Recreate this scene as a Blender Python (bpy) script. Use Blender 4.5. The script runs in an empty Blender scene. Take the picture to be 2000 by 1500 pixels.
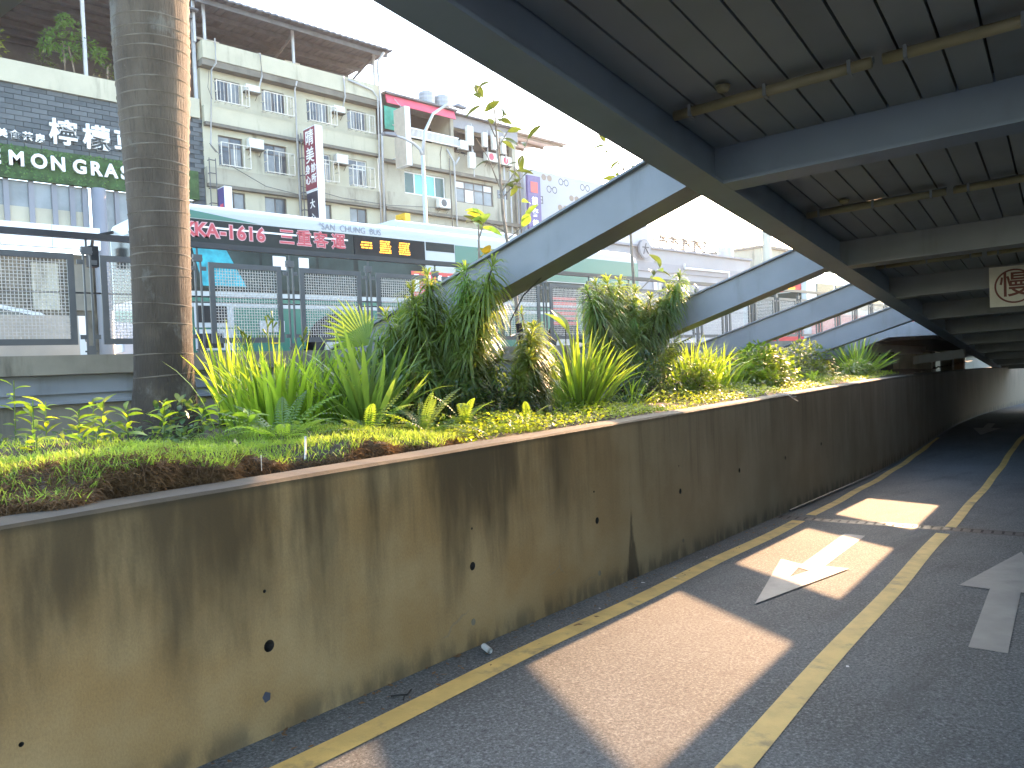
import bpy, bmesh, math, random
from mathutils import Vector, Matrix
R = math.radians
rnd = random.Random(7)
C = bpy.context.scene.collection
S = bpy.context.scene

# ------------------------------------------------------------------ camera, sky, sun, exposure
# world: X runs along the street, Y points across it to the houses, Z is up; the path dips away at 9.8 degrees to X
YAW, PITCH, ROLL = R(46.0), R(-1.5), R(2.4)
f = Vector((math.cos(YAW)*math.cos(PITCH), math.sin(YAW)*math.cos(PITCH), math.sin(PITCH)))
r0 = Vector((math.sin(YAW), -math.cos(YAW), 0)); u0 = r0.cross(f)
rr = r0*math.cos(ROLL) - u0*math.sin(ROLL); uu = r0*math.sin(ROLL) + u0*math.cos(ROLL)
cd = bpy.data.cameras.new('camera'); cam = bpy.data.objects.new('camera', cd); C.objects.link(cam)
cam.matrix_world = Matrix(((rr.x, uu.x, -f.x, 0), (rr.y, uu.y, -f.y, 0), (rr.z, uu.z, -f.z, 1.55), (0, 0, 0, 1)))
cd.sensor_fit = 'HORIZONTAL'; cd.sensor_width = 36; cd.lens = 27.0; cd.clip_start = .05; cd.clip_end = 3000
S.camera = cam
PA = R(9.8)
UH = Vector((math.cos(PA), math.sin(PA), 0)); VH = Vector((-math.sin(PA), math.cos(PA), 0))
SUN = (UH*2.80 + VH*.38 + Vector((0, 0, 1))).normalized()
SEL = math.asin(SUN.z)
w = bpy.data.worlds.new('World'); S.world = w; w.use_nodes = True
nt = w.node_tree; nt.nodes.clear()
sky = nt.nodes.new('ShaderNodeTexSky'); sky.sky_type = 'NISHITA'; sky.sun_disc = False
sky.sun_elevation = SEL; sky.sun_rotation = math.atan2(SUN.x, SUN.y)
sky.air_density = 1.0; sky.dust_density = 1.5; sky.ozone_density = 1.0; sky.altitude = 10
bg = nt.nodes.new('ShaderNodeBackground'); bg.inputs[1].default_value = 0.15
wo = nt.nodes.new('ShaderNodeOutputWorld')
nt.links.new(sky.outputs[0], bg.inputs[0]); nt.links.new(bg.outputs[0], wo.inputs[0])
sl = bpy.data.lights.new('sun', 'SUN'); sl.energy = 2.05; sl.angle = R(.5); sl.color = (1, .60, .33)
so = bpy.data.objects.new('sun', sl); C.objects.link(so); so.location = SUN*80
so.rotation_euler = SUN.to_track_quat('Z', 'Y').to_euler()
S.view_settings.view_transform = 'Standard'; S.view_settings.look = 'None'
S.view_settings.exposure = 3.15; S.view_settings.gamma = 1.0
S.render.engine = 'CYCLES'
S.cycles.max_bounces = 8; S.cycles.diffuse_bounces = 4; S.cycles.transmission_bounces = 4; S.cycles.transparent_max_bounces = 8
S.cycles.use_denoising = True; S.cycles.sample_clamp_indirect = 6

# ------------------------------------------------------------------ helpers
def P(s, v, z=0.0):
    q = UH*s + VH*v
    return Vector((q.x, q.y, z))
def zg(s):                      # height of the path surface
    if s < 13: return -.05*s
    t = min(1.0, (s-13)/9.0)
    return -.65 - .225*(2*t - t*t)
class MB:
    def __init__(self, tf=None): self.v = []; self.f = []; self.tf = tf; self.mi = []; self.m = 0
    def add(self, vs, fs):
        n = len(self.v)
        for p in vs: self.v.append(tuple(self.tf(*p)) if self.tf else tuple(p))
        for q in fs: self.f.append(tuple(i+n for i in q)); self.mi.append(self.m)
    def box(self, a, b):
        (x0, y0, z0), (x1, y1, z1) = [min(i, j) for i, j in zip(a, b)], [max(i, j) for i, j in zip(a, b)]
        self.add([(x0,y0,z0),(x1,y0,z0),(x1,y1,z0),(x0,y1,z0),(x0,y0,z1),(x1,y0,z1),(x1,y1,z1),(x0,y1,z1)],
                 [(0,3,2,1),(4,5,6,7),(0,1,5,4),(1,2,6,5),(2,3,7,6),(3,0,4,7)])
    def prism(self, poly, e, axis=1):      # poly of (a,b) swept along an axis from e[0] to e[1]
        n = len(poly)
        def pt(a, b, t): return {0: (t, a, b), 1: (a, t, b), 2: (a, b, t)}[axis]
        vs = [pt(a, b, e[0]) for a, b in poly] + [pt(a, b, e[1]) for a, b in poly]
        self.add(vs, [tuple(range(n)), tuple(range(2*n-1, n-1, -1))] + [(i, i+n, (i+1) % n + n, (i+1) % n) for i in range(n)])
    def tube(self, pts, r, n=8, cap=True):
        pts = [Vector(p) for p in pts]; rs = r if isinstance(r, (list, tuple)) else [r]*len(pts)
        vs = []; fs = []
        for i, p in enumerate(pts):
            d = (pts[min(i+1, len(pts)-1)] - pts[max(i-1, 0)]).normalized()
            a = d.cross(Vector((0, 0, 1)));
            if a.length < 1e-3: a = d.cross(Vector((1, 0, 0)))
            a.normalize(); b = d.cross(a)
            for k in range(n):
                t = 2*math.pi*k/n
                vs.append(tuple(p + (a*math.cos(t) + b*math.sin(t))*rs[i]))
        for i in range(len(pts)-1):
            for k in range(n):
                fs.append((i*n+k, i*n+(k+1) % n, (i+1)*n+(k+1) % n, (i+1)*n+k))
        if cap: fs += [tuple(range(n-1, -1, -1)), tuple((len(pts)-1)*n+k for k in range(n))]
        self.add(vs, fs)
    def bar(self, a, b, wd=.05, n=4): self.tube([a, b], wd*.5*1.414, n)
    def build(self, name, mats, parent=None, smooth=False, loc=None):
        me = bpy.data.meshes.new(name)
        if loc is not None:
            L = Vector(loc); vs = [tuple(Vector(p)-L) for p in self.v]
        else: vs = self.v
        me.from_pydata(vs, [], self.f); me.update()
        for m in (mats if isinstance(mats, (list, tuple)) else [mats]): me.materials.append(m)
        if any(self.mi): me.polygons.foreach_set('material_index', self.mi)
        if smooth: me.polygons.foreach_set('use_smooth', [True]*len(me.polygons))
        bm = bmesh.new(); bm.from_mesh(me)
        if len(bm.faces) < 4000: bmesh.ops.recalc_face_normals(bm, faces=bm.faces)
        bm.to_mesh(me); bm.free()
        o = bpy.data.objects.new(name, me); C.objects.link(o)
        if loc is not None: o.location = loc
        if parent is not None: attach(o, parent)
        return o
def attach(o, parent):
    o.parent = parent; o.matrix_parent_inverse = Matrix.Identity(4)
    pl = parent
    off = Vector((0, 0, 0))
    while pl is not None: off += Vector(pl.location); pl = pl.parent
    o.location = Vector(o.location) - off
def tag(o, label, cat, group=None):
    o['label'] = label; o['category'] = cat
    if group: o['group'] = group
    return o
def thing(name, label, cat, loc=(0, 0, 0), group=None):
    o = bpy.data.objects.new(name, None); C.objects.link(o); o.location = loc; o.empty_display_size = .2
    return tag(o, label, cat, group)
def struct(o): o['kind'] = 'structure'; return o
def stuff(o): o['kind'] = 'stuff'; return o
def inst(name, me, parent, mat4):               # a piece sharing mesh data, placed in its parent's space
    o = bpy.data.objects.new(name, me); C.objects.link(o); o.parent = parent; o.matrix_local = mat4
    return o

# ------------------------------------------------------------------ materials
MATS = {}
def nodes(name):
    m = bpy.data.materials.new(name); m.use_nodes = True; t = m.node_tree
    b = t.nodes['Principled BSDF']; return m, t, b
def N(t, kind, **kw):
    n = t.nodes.new(kind)
    for k, v in kw.items():
        if k in n.inputs: n.inputs[k].default_value = v
        else: setattr(n, k, v)
    return n
def mixc(t, fac, a, b, mode='MIX'):
    n = t.nodes.new('ShaderNodeMix'); n.data_type = 'RGBA'; n.blend_type = mode
    for sock, val in ((n.inputs[0], fac), (n.inputs[6], a), (n.inputs[7], b)):
        if hasattr(val, 'links') or hasattr(val, 'is_linked'): t.links.new(val, sock)
        else: sock.default_value = val if not isinstance(val, tuple) else (*val, 1)
    return n.outputs[2]
def ramp(t, fac, p0, p1, a=0.0, b=1.0):
    n = t.nodes.new('ShaderNodeMapRange'); t.links.new(fac, n.inputs[0])
    n.inputs[1].default_value = p0; n.inputs[2].default_value = p1; n.inputs[3].default_value = a; n.inputs[4].default_value = b
    n.interpolation_type = 'SMOOTHSTEP'
    return n.outputs[0]
def coord(t, scale=(1, 1, 1), which='Object', loc=(0, 0, 0)):
    tc = t.nodes.new('ShaderNodeTexCoord'); mp = t.nodes.new('ShaderNodeMapping')
    mp.inputs[3].default_value = scale; mp.inputs[1].default_value = loc
    t.links.new(tc.outputs[which], mp.inputs[0]); return mp.outputs[0]
def noise(t, vec, scale, detail=4, rough=.55):
    n = N(t, 'ShaderNodeTexNoise', Scale=scale, Detail=detail, Roughness=rough)
    if vec is not None: t.links.new(vec, n.inputs['Vector'])
    return n.outputs[0]
def bump(t, b, h, strength, dist=.01):
    n = N(t, 'ShaderNodeBump', Strength=strength, Distance=dist); t.links.new(h, n.inputs['Height']); t.links.new(n.outputs[0], b.inputs['Normal'])
def mat(name, col, rough=.6, var=.18, scale=3.0, metal=0.0, bmp=.0, bscale=40, dirt=None, spec=.5, emit=0, streak=0):
    if name in MATS: return MATS[name]
    m, t, b = nodes(name)
    v = coord(t)
    n1 = noise(t, v, scale, 5)
    lo = tuple(c*(1-var) for c in col); hi = tuple(min(1, c*(1+var)) for c in col)
    c = mixc(t, ramp(t, n1, .3, .7), lo, hi)
    if dirt:
        vs = coord(t, (1, 1, .18)) if streak else v
        n2 = noise(t, vs, scale*(2.2 if streak else .7), 6, .65)
        c = mixc(t, ramp(t, n2, .52, .75, 0, dirt[1]), c, dirt[0])
    t.links.new(c, b.inputs['Base Color'])
    b.inputs['Roughness'].default_value = rough; b.inputs['Metallic'].default_value = metal
    b.inputs['Specular IOR Level'].default_value = spec
    if bmp: bump(t, b, noise(t, v, bscale, 5, .65), bmp)
    if emit:
        t.links.new(c, b.inputs['Emission Color']); b.inputs['Emission Strength'].default_value = emit
    MATS[name] = m; return m
def leafmat(name, col, trans, tw=.42, rough=.42, vs=3.0):
    m, t, b = nodes(name); MATS[name] = m
    oi = t.nodes.new('ShaderNodeObjectInfo')
    v = coord(t)
    n1 = noise(t, v, vs, 3)
    ad = N(t, 'ShaderNodeMath', operation='ADD'); t.links.new(n1, ad.inputs[0])
    ml = N(t, 'ShaderNodeMath', operation='MULTIPLY'); t.links.new(oi.outputs['Random'], ml.inputs[0]); ml.inputs[1].default_value = .35
    t.links.new(ml.outputs[0], ad.inputs[1])
    k = ramp(t, ad.outputs[0], .4, .95)
    c = mixc(t, k, tuple(x*.6 for x in col), tuple(x*1.35 for x in col))
    c2 = mixc(t, k, tuple(x*.75 for x in trans), tuple(min(1, x*1.2) for x in trans))
    t.links.new(c, b.inputs['Base Color']); b.inputs['Roughness'].default_value = rough
    tr = t.nodes.new('ShaderNodeBsdfTranslucent'); t.links.new(c2, tr.inputs[0])
    mx = t.nodes.new('ShaderNodeMixShader'); mx.inputs[0].default_value = tw
    t.links.new(b.outputs[0], mx.inputs[1]); t.links.new(tr.outputs[0], mx.inputs[2])
    t.links.new(mx.outputs[0], t.nodes['Material Output'].inputs[0])
    return m
def fineN(t): return noise(t, coord(t, (9, 3, 1), 'UV'), 2.0, 4)
def wallmat():
    m, t, b = nodes('stained concrete'); MATS['wall'] = m
    uv = coord(t, which='UV')
    sx = t.nodes.new('ShaderNodeSeparateXYZ'); t.links.new(uv, sx.inputs[0])     # x: metres along, y: 0 foot .. 1 top
    big = noise(t, coord(t, (1.1, 1.3, 1), 'UV'), 1.3, 4)
    base = mixc(t, ramp(t, big, .35, .65), (.345, .218, .088), (.42, .30, .150))
    # the far half is greyer concrete
    base = mixc(t, ramp(t, sx.outputs[0], 3.5, 9.0), base, mixc(t, ramp(t, big, .3, .7), (.27, .232, .165), (.35, .305, .225)))
    base = mixc(t, ramp(t, sx.outputs[0], 19, 25), base, (.24, .20, .14))
    # broad and fine run-down streaks that start at the coping
    n1 = noise(t, coord(t, (1.15, .22, 1), 'UV', (3.1, 0, 0)), 1.6, 5, .62)
    n2 = noise(t, coord(t, (5.0, .45, 1), 'UV'), 1.6, 6, .65)
    nh = noise(t, coord(t, (2.2, .5, 1), 'UV', (9, 2, 0)), 1.5, 4, .6)
    ad = N(t, 'ShaderNodeMath', operation='MULTIPLY_ADD'); t.links.new(nh, ad.inputs[0]); ad.inputs[1].default_value = 1.5; ad.inputs[2].default_value = -.25
    df = N(t, 'ShaderNodeMath', operation='SUBTRACT'); t.links.new(sx.outputs[1], df.inputs[0]); t.links.new(ad.outputs[0], df.inputs[1])
    hm = ramp(t, df.outputs[0], -.30, .34)
    k1 = N(t, 'ShaderNodeMath', operation='MULTIPLY'); t.links.new(ramp(t, n1, .36, .57), k1.inputs[0]); t.links.new(hm, k1.inputs[1])
    sf = N(t, 'ShaderNodeMath', operation='MULTIPLY'); t.links.new(k1.outputs[0], sf.inputs[0]); t.links.new(ramp(t, sx.outputs[0], 3.8, 6.0, .90, .26), sf.inputs[1])
    c = mixc(t, sf.outputs[0], base, (.070, .048, .022))
    k2 = N(t, 'ShaderNodeMath', operation='MULTIPLY'); t.links.new(ramp(t, n2, .47, .68), k2.inputs[0]); t.links.new(ramp(t, sx.outputs[1], .1, .95), k2.inputs[1])
    c = mixc(t, ramp(t, k2.outputs[0], 0, 1, 0, .26), c, (.05, .042, .024))
    # black lip under the coping, dark blotches along the foot
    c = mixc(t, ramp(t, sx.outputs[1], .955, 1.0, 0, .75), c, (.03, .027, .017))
    ft = noise(t, coord(t, (2.5, 1, 1), 'UV', (4, 4, 0)), 2.0, 4)
    fa = N(t, 'ShaderNodeMath', operation='MULTIPLY'); t.links.new(ramp(t, sx.outputs[1], .17, 0.0), fa.inputs[0]); t.links.new(ramp(t, ft, .35, .6), fa.inputs[1])
    c = mixc(t, ramp(t, fa.outputs[0], 0, 1, 0, .55), c, (.028, .028, .025))
    # damp wedge at the leaking joint
    ab_ = N(t, 'ShaderNodeMath', operation='SUBTRACT'); t.links.new(sx.outputs[0], ab_.inputs[0]); ab_.inputs[1].default_value = 5.70
    a2_ = N(t, 'ShaderNodeMath', operation='ABSOLUTE'); t.links.new(ab_.outputs[0], a2_.inputs[0])
    h2_ = N(t, 'ShaderNodeMath', operation='MULTIPLY_ADD'); t.links.new(sx.outputs[1], h2_.inputs[0]); h2_.inputs[1].default_value = .30; t.links.new(a2_.outputs[0], h2_.inputs[2])
    w3_ = N(t, 'ShaderNodeMath', operation='MULTIPLY_ADD'); t.links.new(fineN(t), w3_.inputs[0]); w3_.inputs[1].default_value = .16; t.links.new(h2_.outputs[0], w3_.inputs[2])
    c = mixc(t, ramp(t, w3_.outputs[0], .225, .165, 0, .75), c, (.022, .017, .012))
    # pale hairline cracks with lime
    vo = N(t, 'ShaderNodeTexVoronoi', feature='DISTANCE_TO_EDGE', Scale=1.15, Randomness=1.0)
    wv = coord(t, (1.0, 1.25, 1), 'UV', (1.3, .4, 0))
    dn = N(t, 'ShaderNodeTexNoise', Scale=5.0, Detail=5.0); t.links.new(wv, dn.inputs['Vector'])
    mxv = t.nodes.new('ShaderNodeVectorMath'); mxv.operation = 'MULTIPLY_ADD'; t.links.new(dn.outputs['Color'], mxv.inputs[0]); mxv.inputs[1].default_value = (.16, .16, 0); t.links.new(wv, mxv.inputs[2])
    t.links.new(mxv.outputs[0], vo.inputs['Vector'])
    ck = ramp(t, vo.outputs['Distance'], .009, .001)
    cm = noise(t, wv, 1.1, 2)
    k3 = N(t, 'ShaderNodeMath', operation='MULTIPLY'); t.links.new(ck, k3.inputs[0]); t.links.new(ramp(t, cm, .57, .64), k3.inputs[1])
    c = mixc(t, ramp(t, k3.outputs[0], 0, 1, 0, .55), c, (.27, .22, .15))
    fine = noise(t, coord(t, (40, 26, 1), 'UV'), 3.0, 5, .7)
    c = mixc(t, ramp(t, fine, .3, .7, .0, .22), c, (.05, .042, .03))
    t.links.new(c, b.inputs['Base Color']); b.inputs['Roughness'].default_value = .78
    h = N(t, 'ShaderNodeMath', operation='ADD'); t.links.new(fine, h.inputs[0])
    k4 = N(t, 'ShaderNodeMath', operation='MULTIPLY'); t.links.new(noise(t, coord(t, (9, 7, 1), 'UV'), 1.0, 4), k4.inputs[0]); k4.inputs[1].default_value = 1.8
    t.links.new(k4.outputs[0], h.inputs[1])
    bump(t, b, h.outputs[0], .35, .006)
    return m
def asphalt(name, col, sp=.5):
    m, t, b = nodes(name); MATS[name] = m
    v = coord(t)
    n1 = noise(t, v, .8, 5, .6); n2 = noise(t, v, 62, 5, .8); n3 = noise(t, v, 5, 6, .7)
    c = mixc(t, ramp(t, n1, .3, .7), tuple(x*.82 for x in col), tuple(x*1.2 for x in col))
    c = mixc(t, ramp(t, n2, .50, .64, 0, .85), c, tuple(x*2.5 for x in col))
    c = mixc(t, ramp(t, n2, .48, .36, 0, .85), c, tuple(x*.30 for x in col))
    n4 = noise(t, coord(t, (.35, 2.2, 1)), 1.3, 5, .65); c = mixc(t, ramp(t, n4, .50, .72, 0, .55), c, tuple(x*.5 for x in col))
    c = mixc(t, ramp(t, n3, .62, .80, 0, .45), c, tuple(x*2.2 for x in col))
    vo = N(t, 'ShaderNodeTexVoronoi', Scale=9.0); t.links.new(v, vo.inputs['Vector'])
    c = mixc(t, ramp(t, vo.outputs['Distance'], .035, .02, 0, .9), c, (.5, .5, .48))
    t.links.new(c, b.inputs['Base Color']); b.inputs['Roughness'].default_value = .82; b.inputs['Specular IOR Level'].default_value = .35
    bump(t, b, n2, .55, .006)
    return m
M_wall = wallmat()
M_path = asphalt('path asphalt', (.098, .106, .105))
M_road = asphalt('street asphalt', (.11, .108, .10))
M_conc = mat('weathered concrete', (.20, .178, .13), .85, .2, 2.0, bmp=.2, dirt=((.07, .06, .04), .8), streak=1)
M_conc2 = mat('pale concrete', (.42, .39, .32), .85, .15, 1.2, bmp=.15, dirt=((.2, .17, .13), .6), streak=1)
M_steel = mat('grey blue steel paint', (.20, .212, .222), .45, .10, 1.2, dirt=((.12, .12, .115), .6), streak=1, bmp=.08, bscale=14)
M_girder_veil = mat('steel paint with blue flare veil', (.165, .215, .295), .45, .10, 1.0, dirt=((.08, .09, .10), .4))  # extra blue in the colour imitates a lens flare veil
M_soffit = mat('soffit panel paint', (.215, .245, .268), .6, .10, .8, dirt=((.13, .135, .135), .55))
M_soffit2 = mat('soffit panel paint dull', (.185, .213, .238), .6, .12, 1.1, dirt=((.11, .115, .115), .6))
M_tube = mat('yellowed conduit plastic', (.24, .22, .14), .5, .12, 5, dirt=((.11, .095, .055), .5))
M_lampw = mat('white lamp cap', (.75, .74, .68), .4, .05)
M_yel = mat('worn yellow road paint', (.62, .42, .12), .7, .12, 6, dirt=((.16, .13, .07), .75), bmp=.3, bscale=90)
M_wht = mat('worn white road paint', (.27, .27, .25), .65, .1, 4, dirt=((.20, .20, .19), .8), bmp=.2, bscale=90)
M_drain = mat('drain grate iron', (.045, .042, .04), .55, .3, 20, metal=.4)
M_soil = mat('planter soil', (.085, .058, .035), .95, .35, 8, bmp=.6, bscale=25, dirt=((.035, .024, .016), .8))
M_thatch = leafmat('dry turf thatch', (.20, .115, .05), (.24, .14, .06), .25, .8, 30)
M_grass = leafmat('turf grass', (0.156, 0.252, 0.036), (0.456, 0.6, 0.06), .45, .5, 5)
M_bright = leafmat('bright strap leaf', (0.138, 0.24, 0.03), (0.48, 0.66, 0.042), .50, .38, 2)
M_mid = leafmat('mid green leaf', (.10, .17, .035), (.33, .46, .05), .42, .35, 2.5)
M_dark = leafmat('dark green leaf', (.045, .085, .028), (.13, .21, .035), .35, .33, 3)
M_olive = leafmat('yellow green narrow leaf', (.12, .165, .035), (.40, .48, .055), .45, .4, 3)
M_cover = leafmat('lime ground cover leaf', (0.216, 0.3, 0.024), (0.6, 0.696, 0.03), .48, .42, 3)
M_broad = leafmat('broad sapling leaf', (.055, .08, .022), (.13, .17, .025), .40, .32, 4)
M_yleaf = leafmat('yellowed leaf', (.26, .19, .02), (.42, .32, .02), .45, .45, 4)
M_far = leafmat('roof shrub leaf', (.07, .15, .035), (.16, .30, .05), .35, .5, 4)
M_bark = mat('sapling bark', (.20, .16, .12), .85, .25, 12, bmp=.3)
M_stem = mat('dark plant stem', (.06, .05, .032), .8, .3, 10)
M_fence = mat('grey fence paint', (.075, .077, .074), .5, .1, 4, dirt=((.07, .065, .055), .5))
M_rail = mat('dark handrail paint', (.025, .024, .024), .45, .1, 4)
M_wire = mat('galvanised wire', (.44, .42, .38), .45, .15, 20, metal=.0)
def palmbark():
    m, t, b = nodes('palm bark'); v = coord(t)
    sx = t.nodes.new('ShaderNodeSeparateXYZ'); t.links.new(v, sx.inputs[0])
    n1 = noise(t, coord(t, (1, 1, .35)), 5, 5, .6); n2 = noise(t, coord(t, (14, 14, 1.4)), 4, 5, .7)
    c = mixc(t, ramp(t, n1, .3, .7), (.068, .047, .028), (.115, .085, .055))
    c = mixc(t, ramp(t, n2, .5, .75, 0, .6), c, (.042, .031, .02))
    n3 = noise(t, v, 26, 4, .7); c = mixc(t, ramp(t, n3, .62, .75, 0, .7), c, (.15, .125, .09))
    n5 = noise(t, v, 2.2, 4, .6)
    low = N(t, 'ShaderNodeMath', operation='MULTIPLY'); t.links.new(ramp(t, sx.outputs[2], 3.2, 1.2), low.inputs[0]); t.links.new(ramp(t, n5, .2, .55), low.inputs[1])
    c = mixc(t, ramp(t, low.outputs[0], 0, 1, 0, .72), c, (.024, .018, .011))     # darker towards the foot
    t.links.new(c, b.inputs['Base Color']); b.inputs['Roughness'].default_value = .85
    n6 = noise(t, coord(t, (1, 1, .7)), 3.2, 6, .7); c2_ = mixc(t, ramp(t, n6, .55, .68, 0, .6), c, (.155, .145, .115)); t.links.new(c2_, b.inputs['Base Color'])
    bump(t, b, n2, .9, .02); return m
M_palm = palmbark()
M_ring = mat('palm leaf scar', (.15, .122, .09), .85, .2, 9, dirt=((.08, .06, .04), .6))
M_beige = mat('beige house plaster', (.45, .42, .31), .85, .08, .5, dirt=((.20, .185, .14), .75), streak=1)
M_beige2 = mat('dirty beige plaster', (.37, .345, .265), .85, .1, .6, dirt=((.12, .11, .085), .8), streak=1)
M_dtrim = mat('dark trim and ledge shade', (.16, .145, .115), .85, .15, .8, dirt=((.07, .065, .05), .7))
M_glass = mat('dim window glass', (.05, .058, .066), .12, .3, .6, spec=.7)
M_glassl = mat('curtained window glass', (.20, .215, .22), .2, .2, .9)
M_glassg = mat('green tinted glass', (.16, .46, .38), .15, .08, .5)
M_glassd = mat('dark green glass', (.05, .10, .085), .15, .1, .5)
M_frame = mat('brown window frame', (.10, .085, .075), .5, .1)
M_framew = mat('white window frame', (.68, .67, .64), .5, .05)
M_grille = mat('rusty white grille', (.58, .54, .46), .6, .12, 6, dirt=((.32, .18, .08), .5))
M_ac = mat('air conditioner casing', (.66, .64, .58), .5, .06, 3, dirt=((.35, .30, .22), .5))
M_acd = mat('fan grille', (.10, .10, .10), .6, .1)
M_pipe = mat('grey drain pipe', (.42, .42, .42), .5, .1, 2)
M_roof = mat('corrugated roof iron', (.105, .105, .11), .6, .12, 2, dirt=((.06, .055, .05), .6))
M_void = mat('dark interior', (.018, .017, .016), .9, .2)  # near black; paints the deep shade of voids, also used on black parts
M_brick = [mat('slate brick %d' % i, c, .7, .12, 1.5) for i, c in enumerate([(.072, .085, .09), (.092, .105, .11), (.058, .07, .075)])]
M_mort = mat('slate mortar', (.05, .058, .062), .85, .1)
M_turf = mat('artificial hedge panel', (.035, .075, .022), .9, .35, 3, bmp=.8, bscale=18, dirt=((.015, .035, .012), .8))
M_letter = mat('white channel letter', (.80, .80, .78), .4, .03)
M_pink = mat('pink awning sheet', (.62, .075, .13), .55, .12, 1)
M_gnet = mat('green netting', (.05, .33, .24), .7, .2, 2)
M_red = mat('maroon sign face', (.20, .035, .055), .5, .12, 1)
M_navy = mat('navy sign face', (.03, .03, .05), .5, .1)
M_purple = mat('purple sign face', (.085, .065, .20), .5, .1)
M_signw = mat('white sign box', (.72, .72, .72), .45, .05, dirt=((.5, .5, .5), .4))
M_signb = mat('faded beige sign back', (.46, .39, .31), .6, .08)
M_signy = mat('yellow sign box', (.72, .44, .02), .5, .06)
M_inkb = mat('sign ink brown', (.16, .045, .03), .6, .1)
M_cream = mat('cream sign sheet', (.66, .63, .52), .55, .06, 3, dirt=((.4, .36, .26), .4))
M_bill = mat('pale billboard sheet', (.34, .35, .38), .6, .04, .3)
M_ink = mat('grey print', (.05, .05, .06), .6, .05)
M_tan = mat('tan print', (.22, .17, .13), .6, .05)
M_stainless = mat('stainless tank', (.33, .335, .34), .4, .08, 2, metal=.2)
M_lampp = mat('lamp post grey', (.40, .41, .42), .5, .05)
M_busw = mat('bus white paint', (.37, .385, .385), .25, .03, .6, spec=.6)
M_busg = mat('bus green paint', (.013, .118, .080), .28, .05, .6, spec=.6)
M_busp = mat('bus pink tinted paint', (.40, .35, .35), .35, .06, .8)
M_busk = mat('bus black glass', (.010, .012, .012), .15, .2, 1, spec=.2)
M_busv = mat('bus lower glass', (.020, .030, .028), .15, .6, 1.6, spec=.2)
M_curt = mat('teal curtain', (.03, .30, .36), .7, .3, 6)
M_rubber = mat('tyre rubber', (.02, .02, .02), .8, .2)
M_rim = mat('wheel rim', (.35, .35, .34), .4, .1, metal=.5)
M_busr = mat('bus red paint', (.55, .05, .045), .35, .08, .8)
M_txtr = mat('red lettering', (.42, .05, .065), .5, .04)
M_txtp = mat('pink lettering edge', (.58, .34, .36), .5, .04)
M_led = mat('amber led', (1.0, .36, .02), .5, .05, 30, emit=.35)
M_carw = mat('white car paint', (.72, .72, .70), .25, .02, spec=.6)
M_grey = mat('grey house cladding', (.25, .252, .265), .7, .06, .3, dirt=((.18, .18, .19), .4))
M_greyd = mat('grey house band', (.20, .205, .225), .7, .06, .5)
M_plug = mat('blue grey plug', (.06, .07, .10), .6, .2)
M_litter = mat('white litter paper', (.70, .70, .68), .6, .05)
M_greenbag = mat('green plastic scrap', (.02, .22, .14), .4, .3, 20)
M_terr = mat('distant ground', (.14, .13, .11), .95, .2, .05)
M_canv = mat('translucent canopy sheet', (.50, .43, .38), .6, .1, 1)
M_beigecol = mat('cream column paint', (.42, .40, .33), .7, .08, 1)

# ------------------------------------------------------------------ text
def text_mesh(s, size, bold=0.0, depth=.02, align='CENTER'):
    cu = bpy.data.curves.new('txt', 'FONT'); cu.body = s; cu.size = size; cu.offset = bold; cu.extrude = depth/2
    cu.align_x = align; cu.align_y = 'CENTER'; cu.resolution_u = 3
    o = bpy.data.objects.new('txt', cu); C.objects.link(o)
    dg = bpy.context.evaluated_depsgraph_get(); dg.update()
    me = bpy.data.meshes.new_from_object(o.evaluated_get(dg))
    bpy.data.objects.remove(o); bpy.data.curves.remove(cu)
    return me
def letter(name, s, size, pos, face, parent, m, bold=.0, depth=.02, sx=1.0, sy=1.0, spin=0.0):
    """lettering that stands on a surface at pos; face = outward normal"""
    me = text_mesh(s, size, bold, depth); me.materials.clear(); me.materials.append(m)
    n = Vector(face).normalized(); up = Vector((0, 0, 1)); right = up.cross(n).normalized(); up = n.cross(right)
    o = bpy.data.objects.new(name, me); C.objects.link(o)
    mw = Matrix(((right.x, up.x, n.x, pos[0]), (right.y, up.y, n.y, pos[1]), (right.z, up.z, n.z, pos[2]), (0, 0, 0, 1)))
    o.parent = parent
    off = Vector((0, 0, 0)); pl = parent
    while pl is not None: off += Vector(pl.location); pl = pl.parent
    o.matrix_local = Matrix.Translation(-off) @ mw @ Matrix.Rotation(spin, 4, 'Z') @ Matrix.Diagonal((sx, sy, 1, 1))
    return o

# ================================================================== THE SETTING
m = MB(); G = 900
m.add([(-G, -G, -1.6), (G, -G, -1.6), (G, G, -1.6), (-G, G, -1.6)], [(0, 1, 2, 3)])
struct(m.build('ground', M_terr))
# path, with the dip
m = MB(); ss = [-9+.6*i for i in range(122)]
for i in range(len(ss)-1):
    a, b = ss[i], ss[i+1]
    def vb(s): return 3.02 if s < 24 else 3.02 - .0085*(s-24)**2
    m.add([P(a, -4, zg(a)), P(b, -4, zg(b)), P(b, vb(b), zg(b)), P(a, vb(a), zg(a))], [(0, 1, 2, 3)])
path = struct(m.build('path', M_path))
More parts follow.
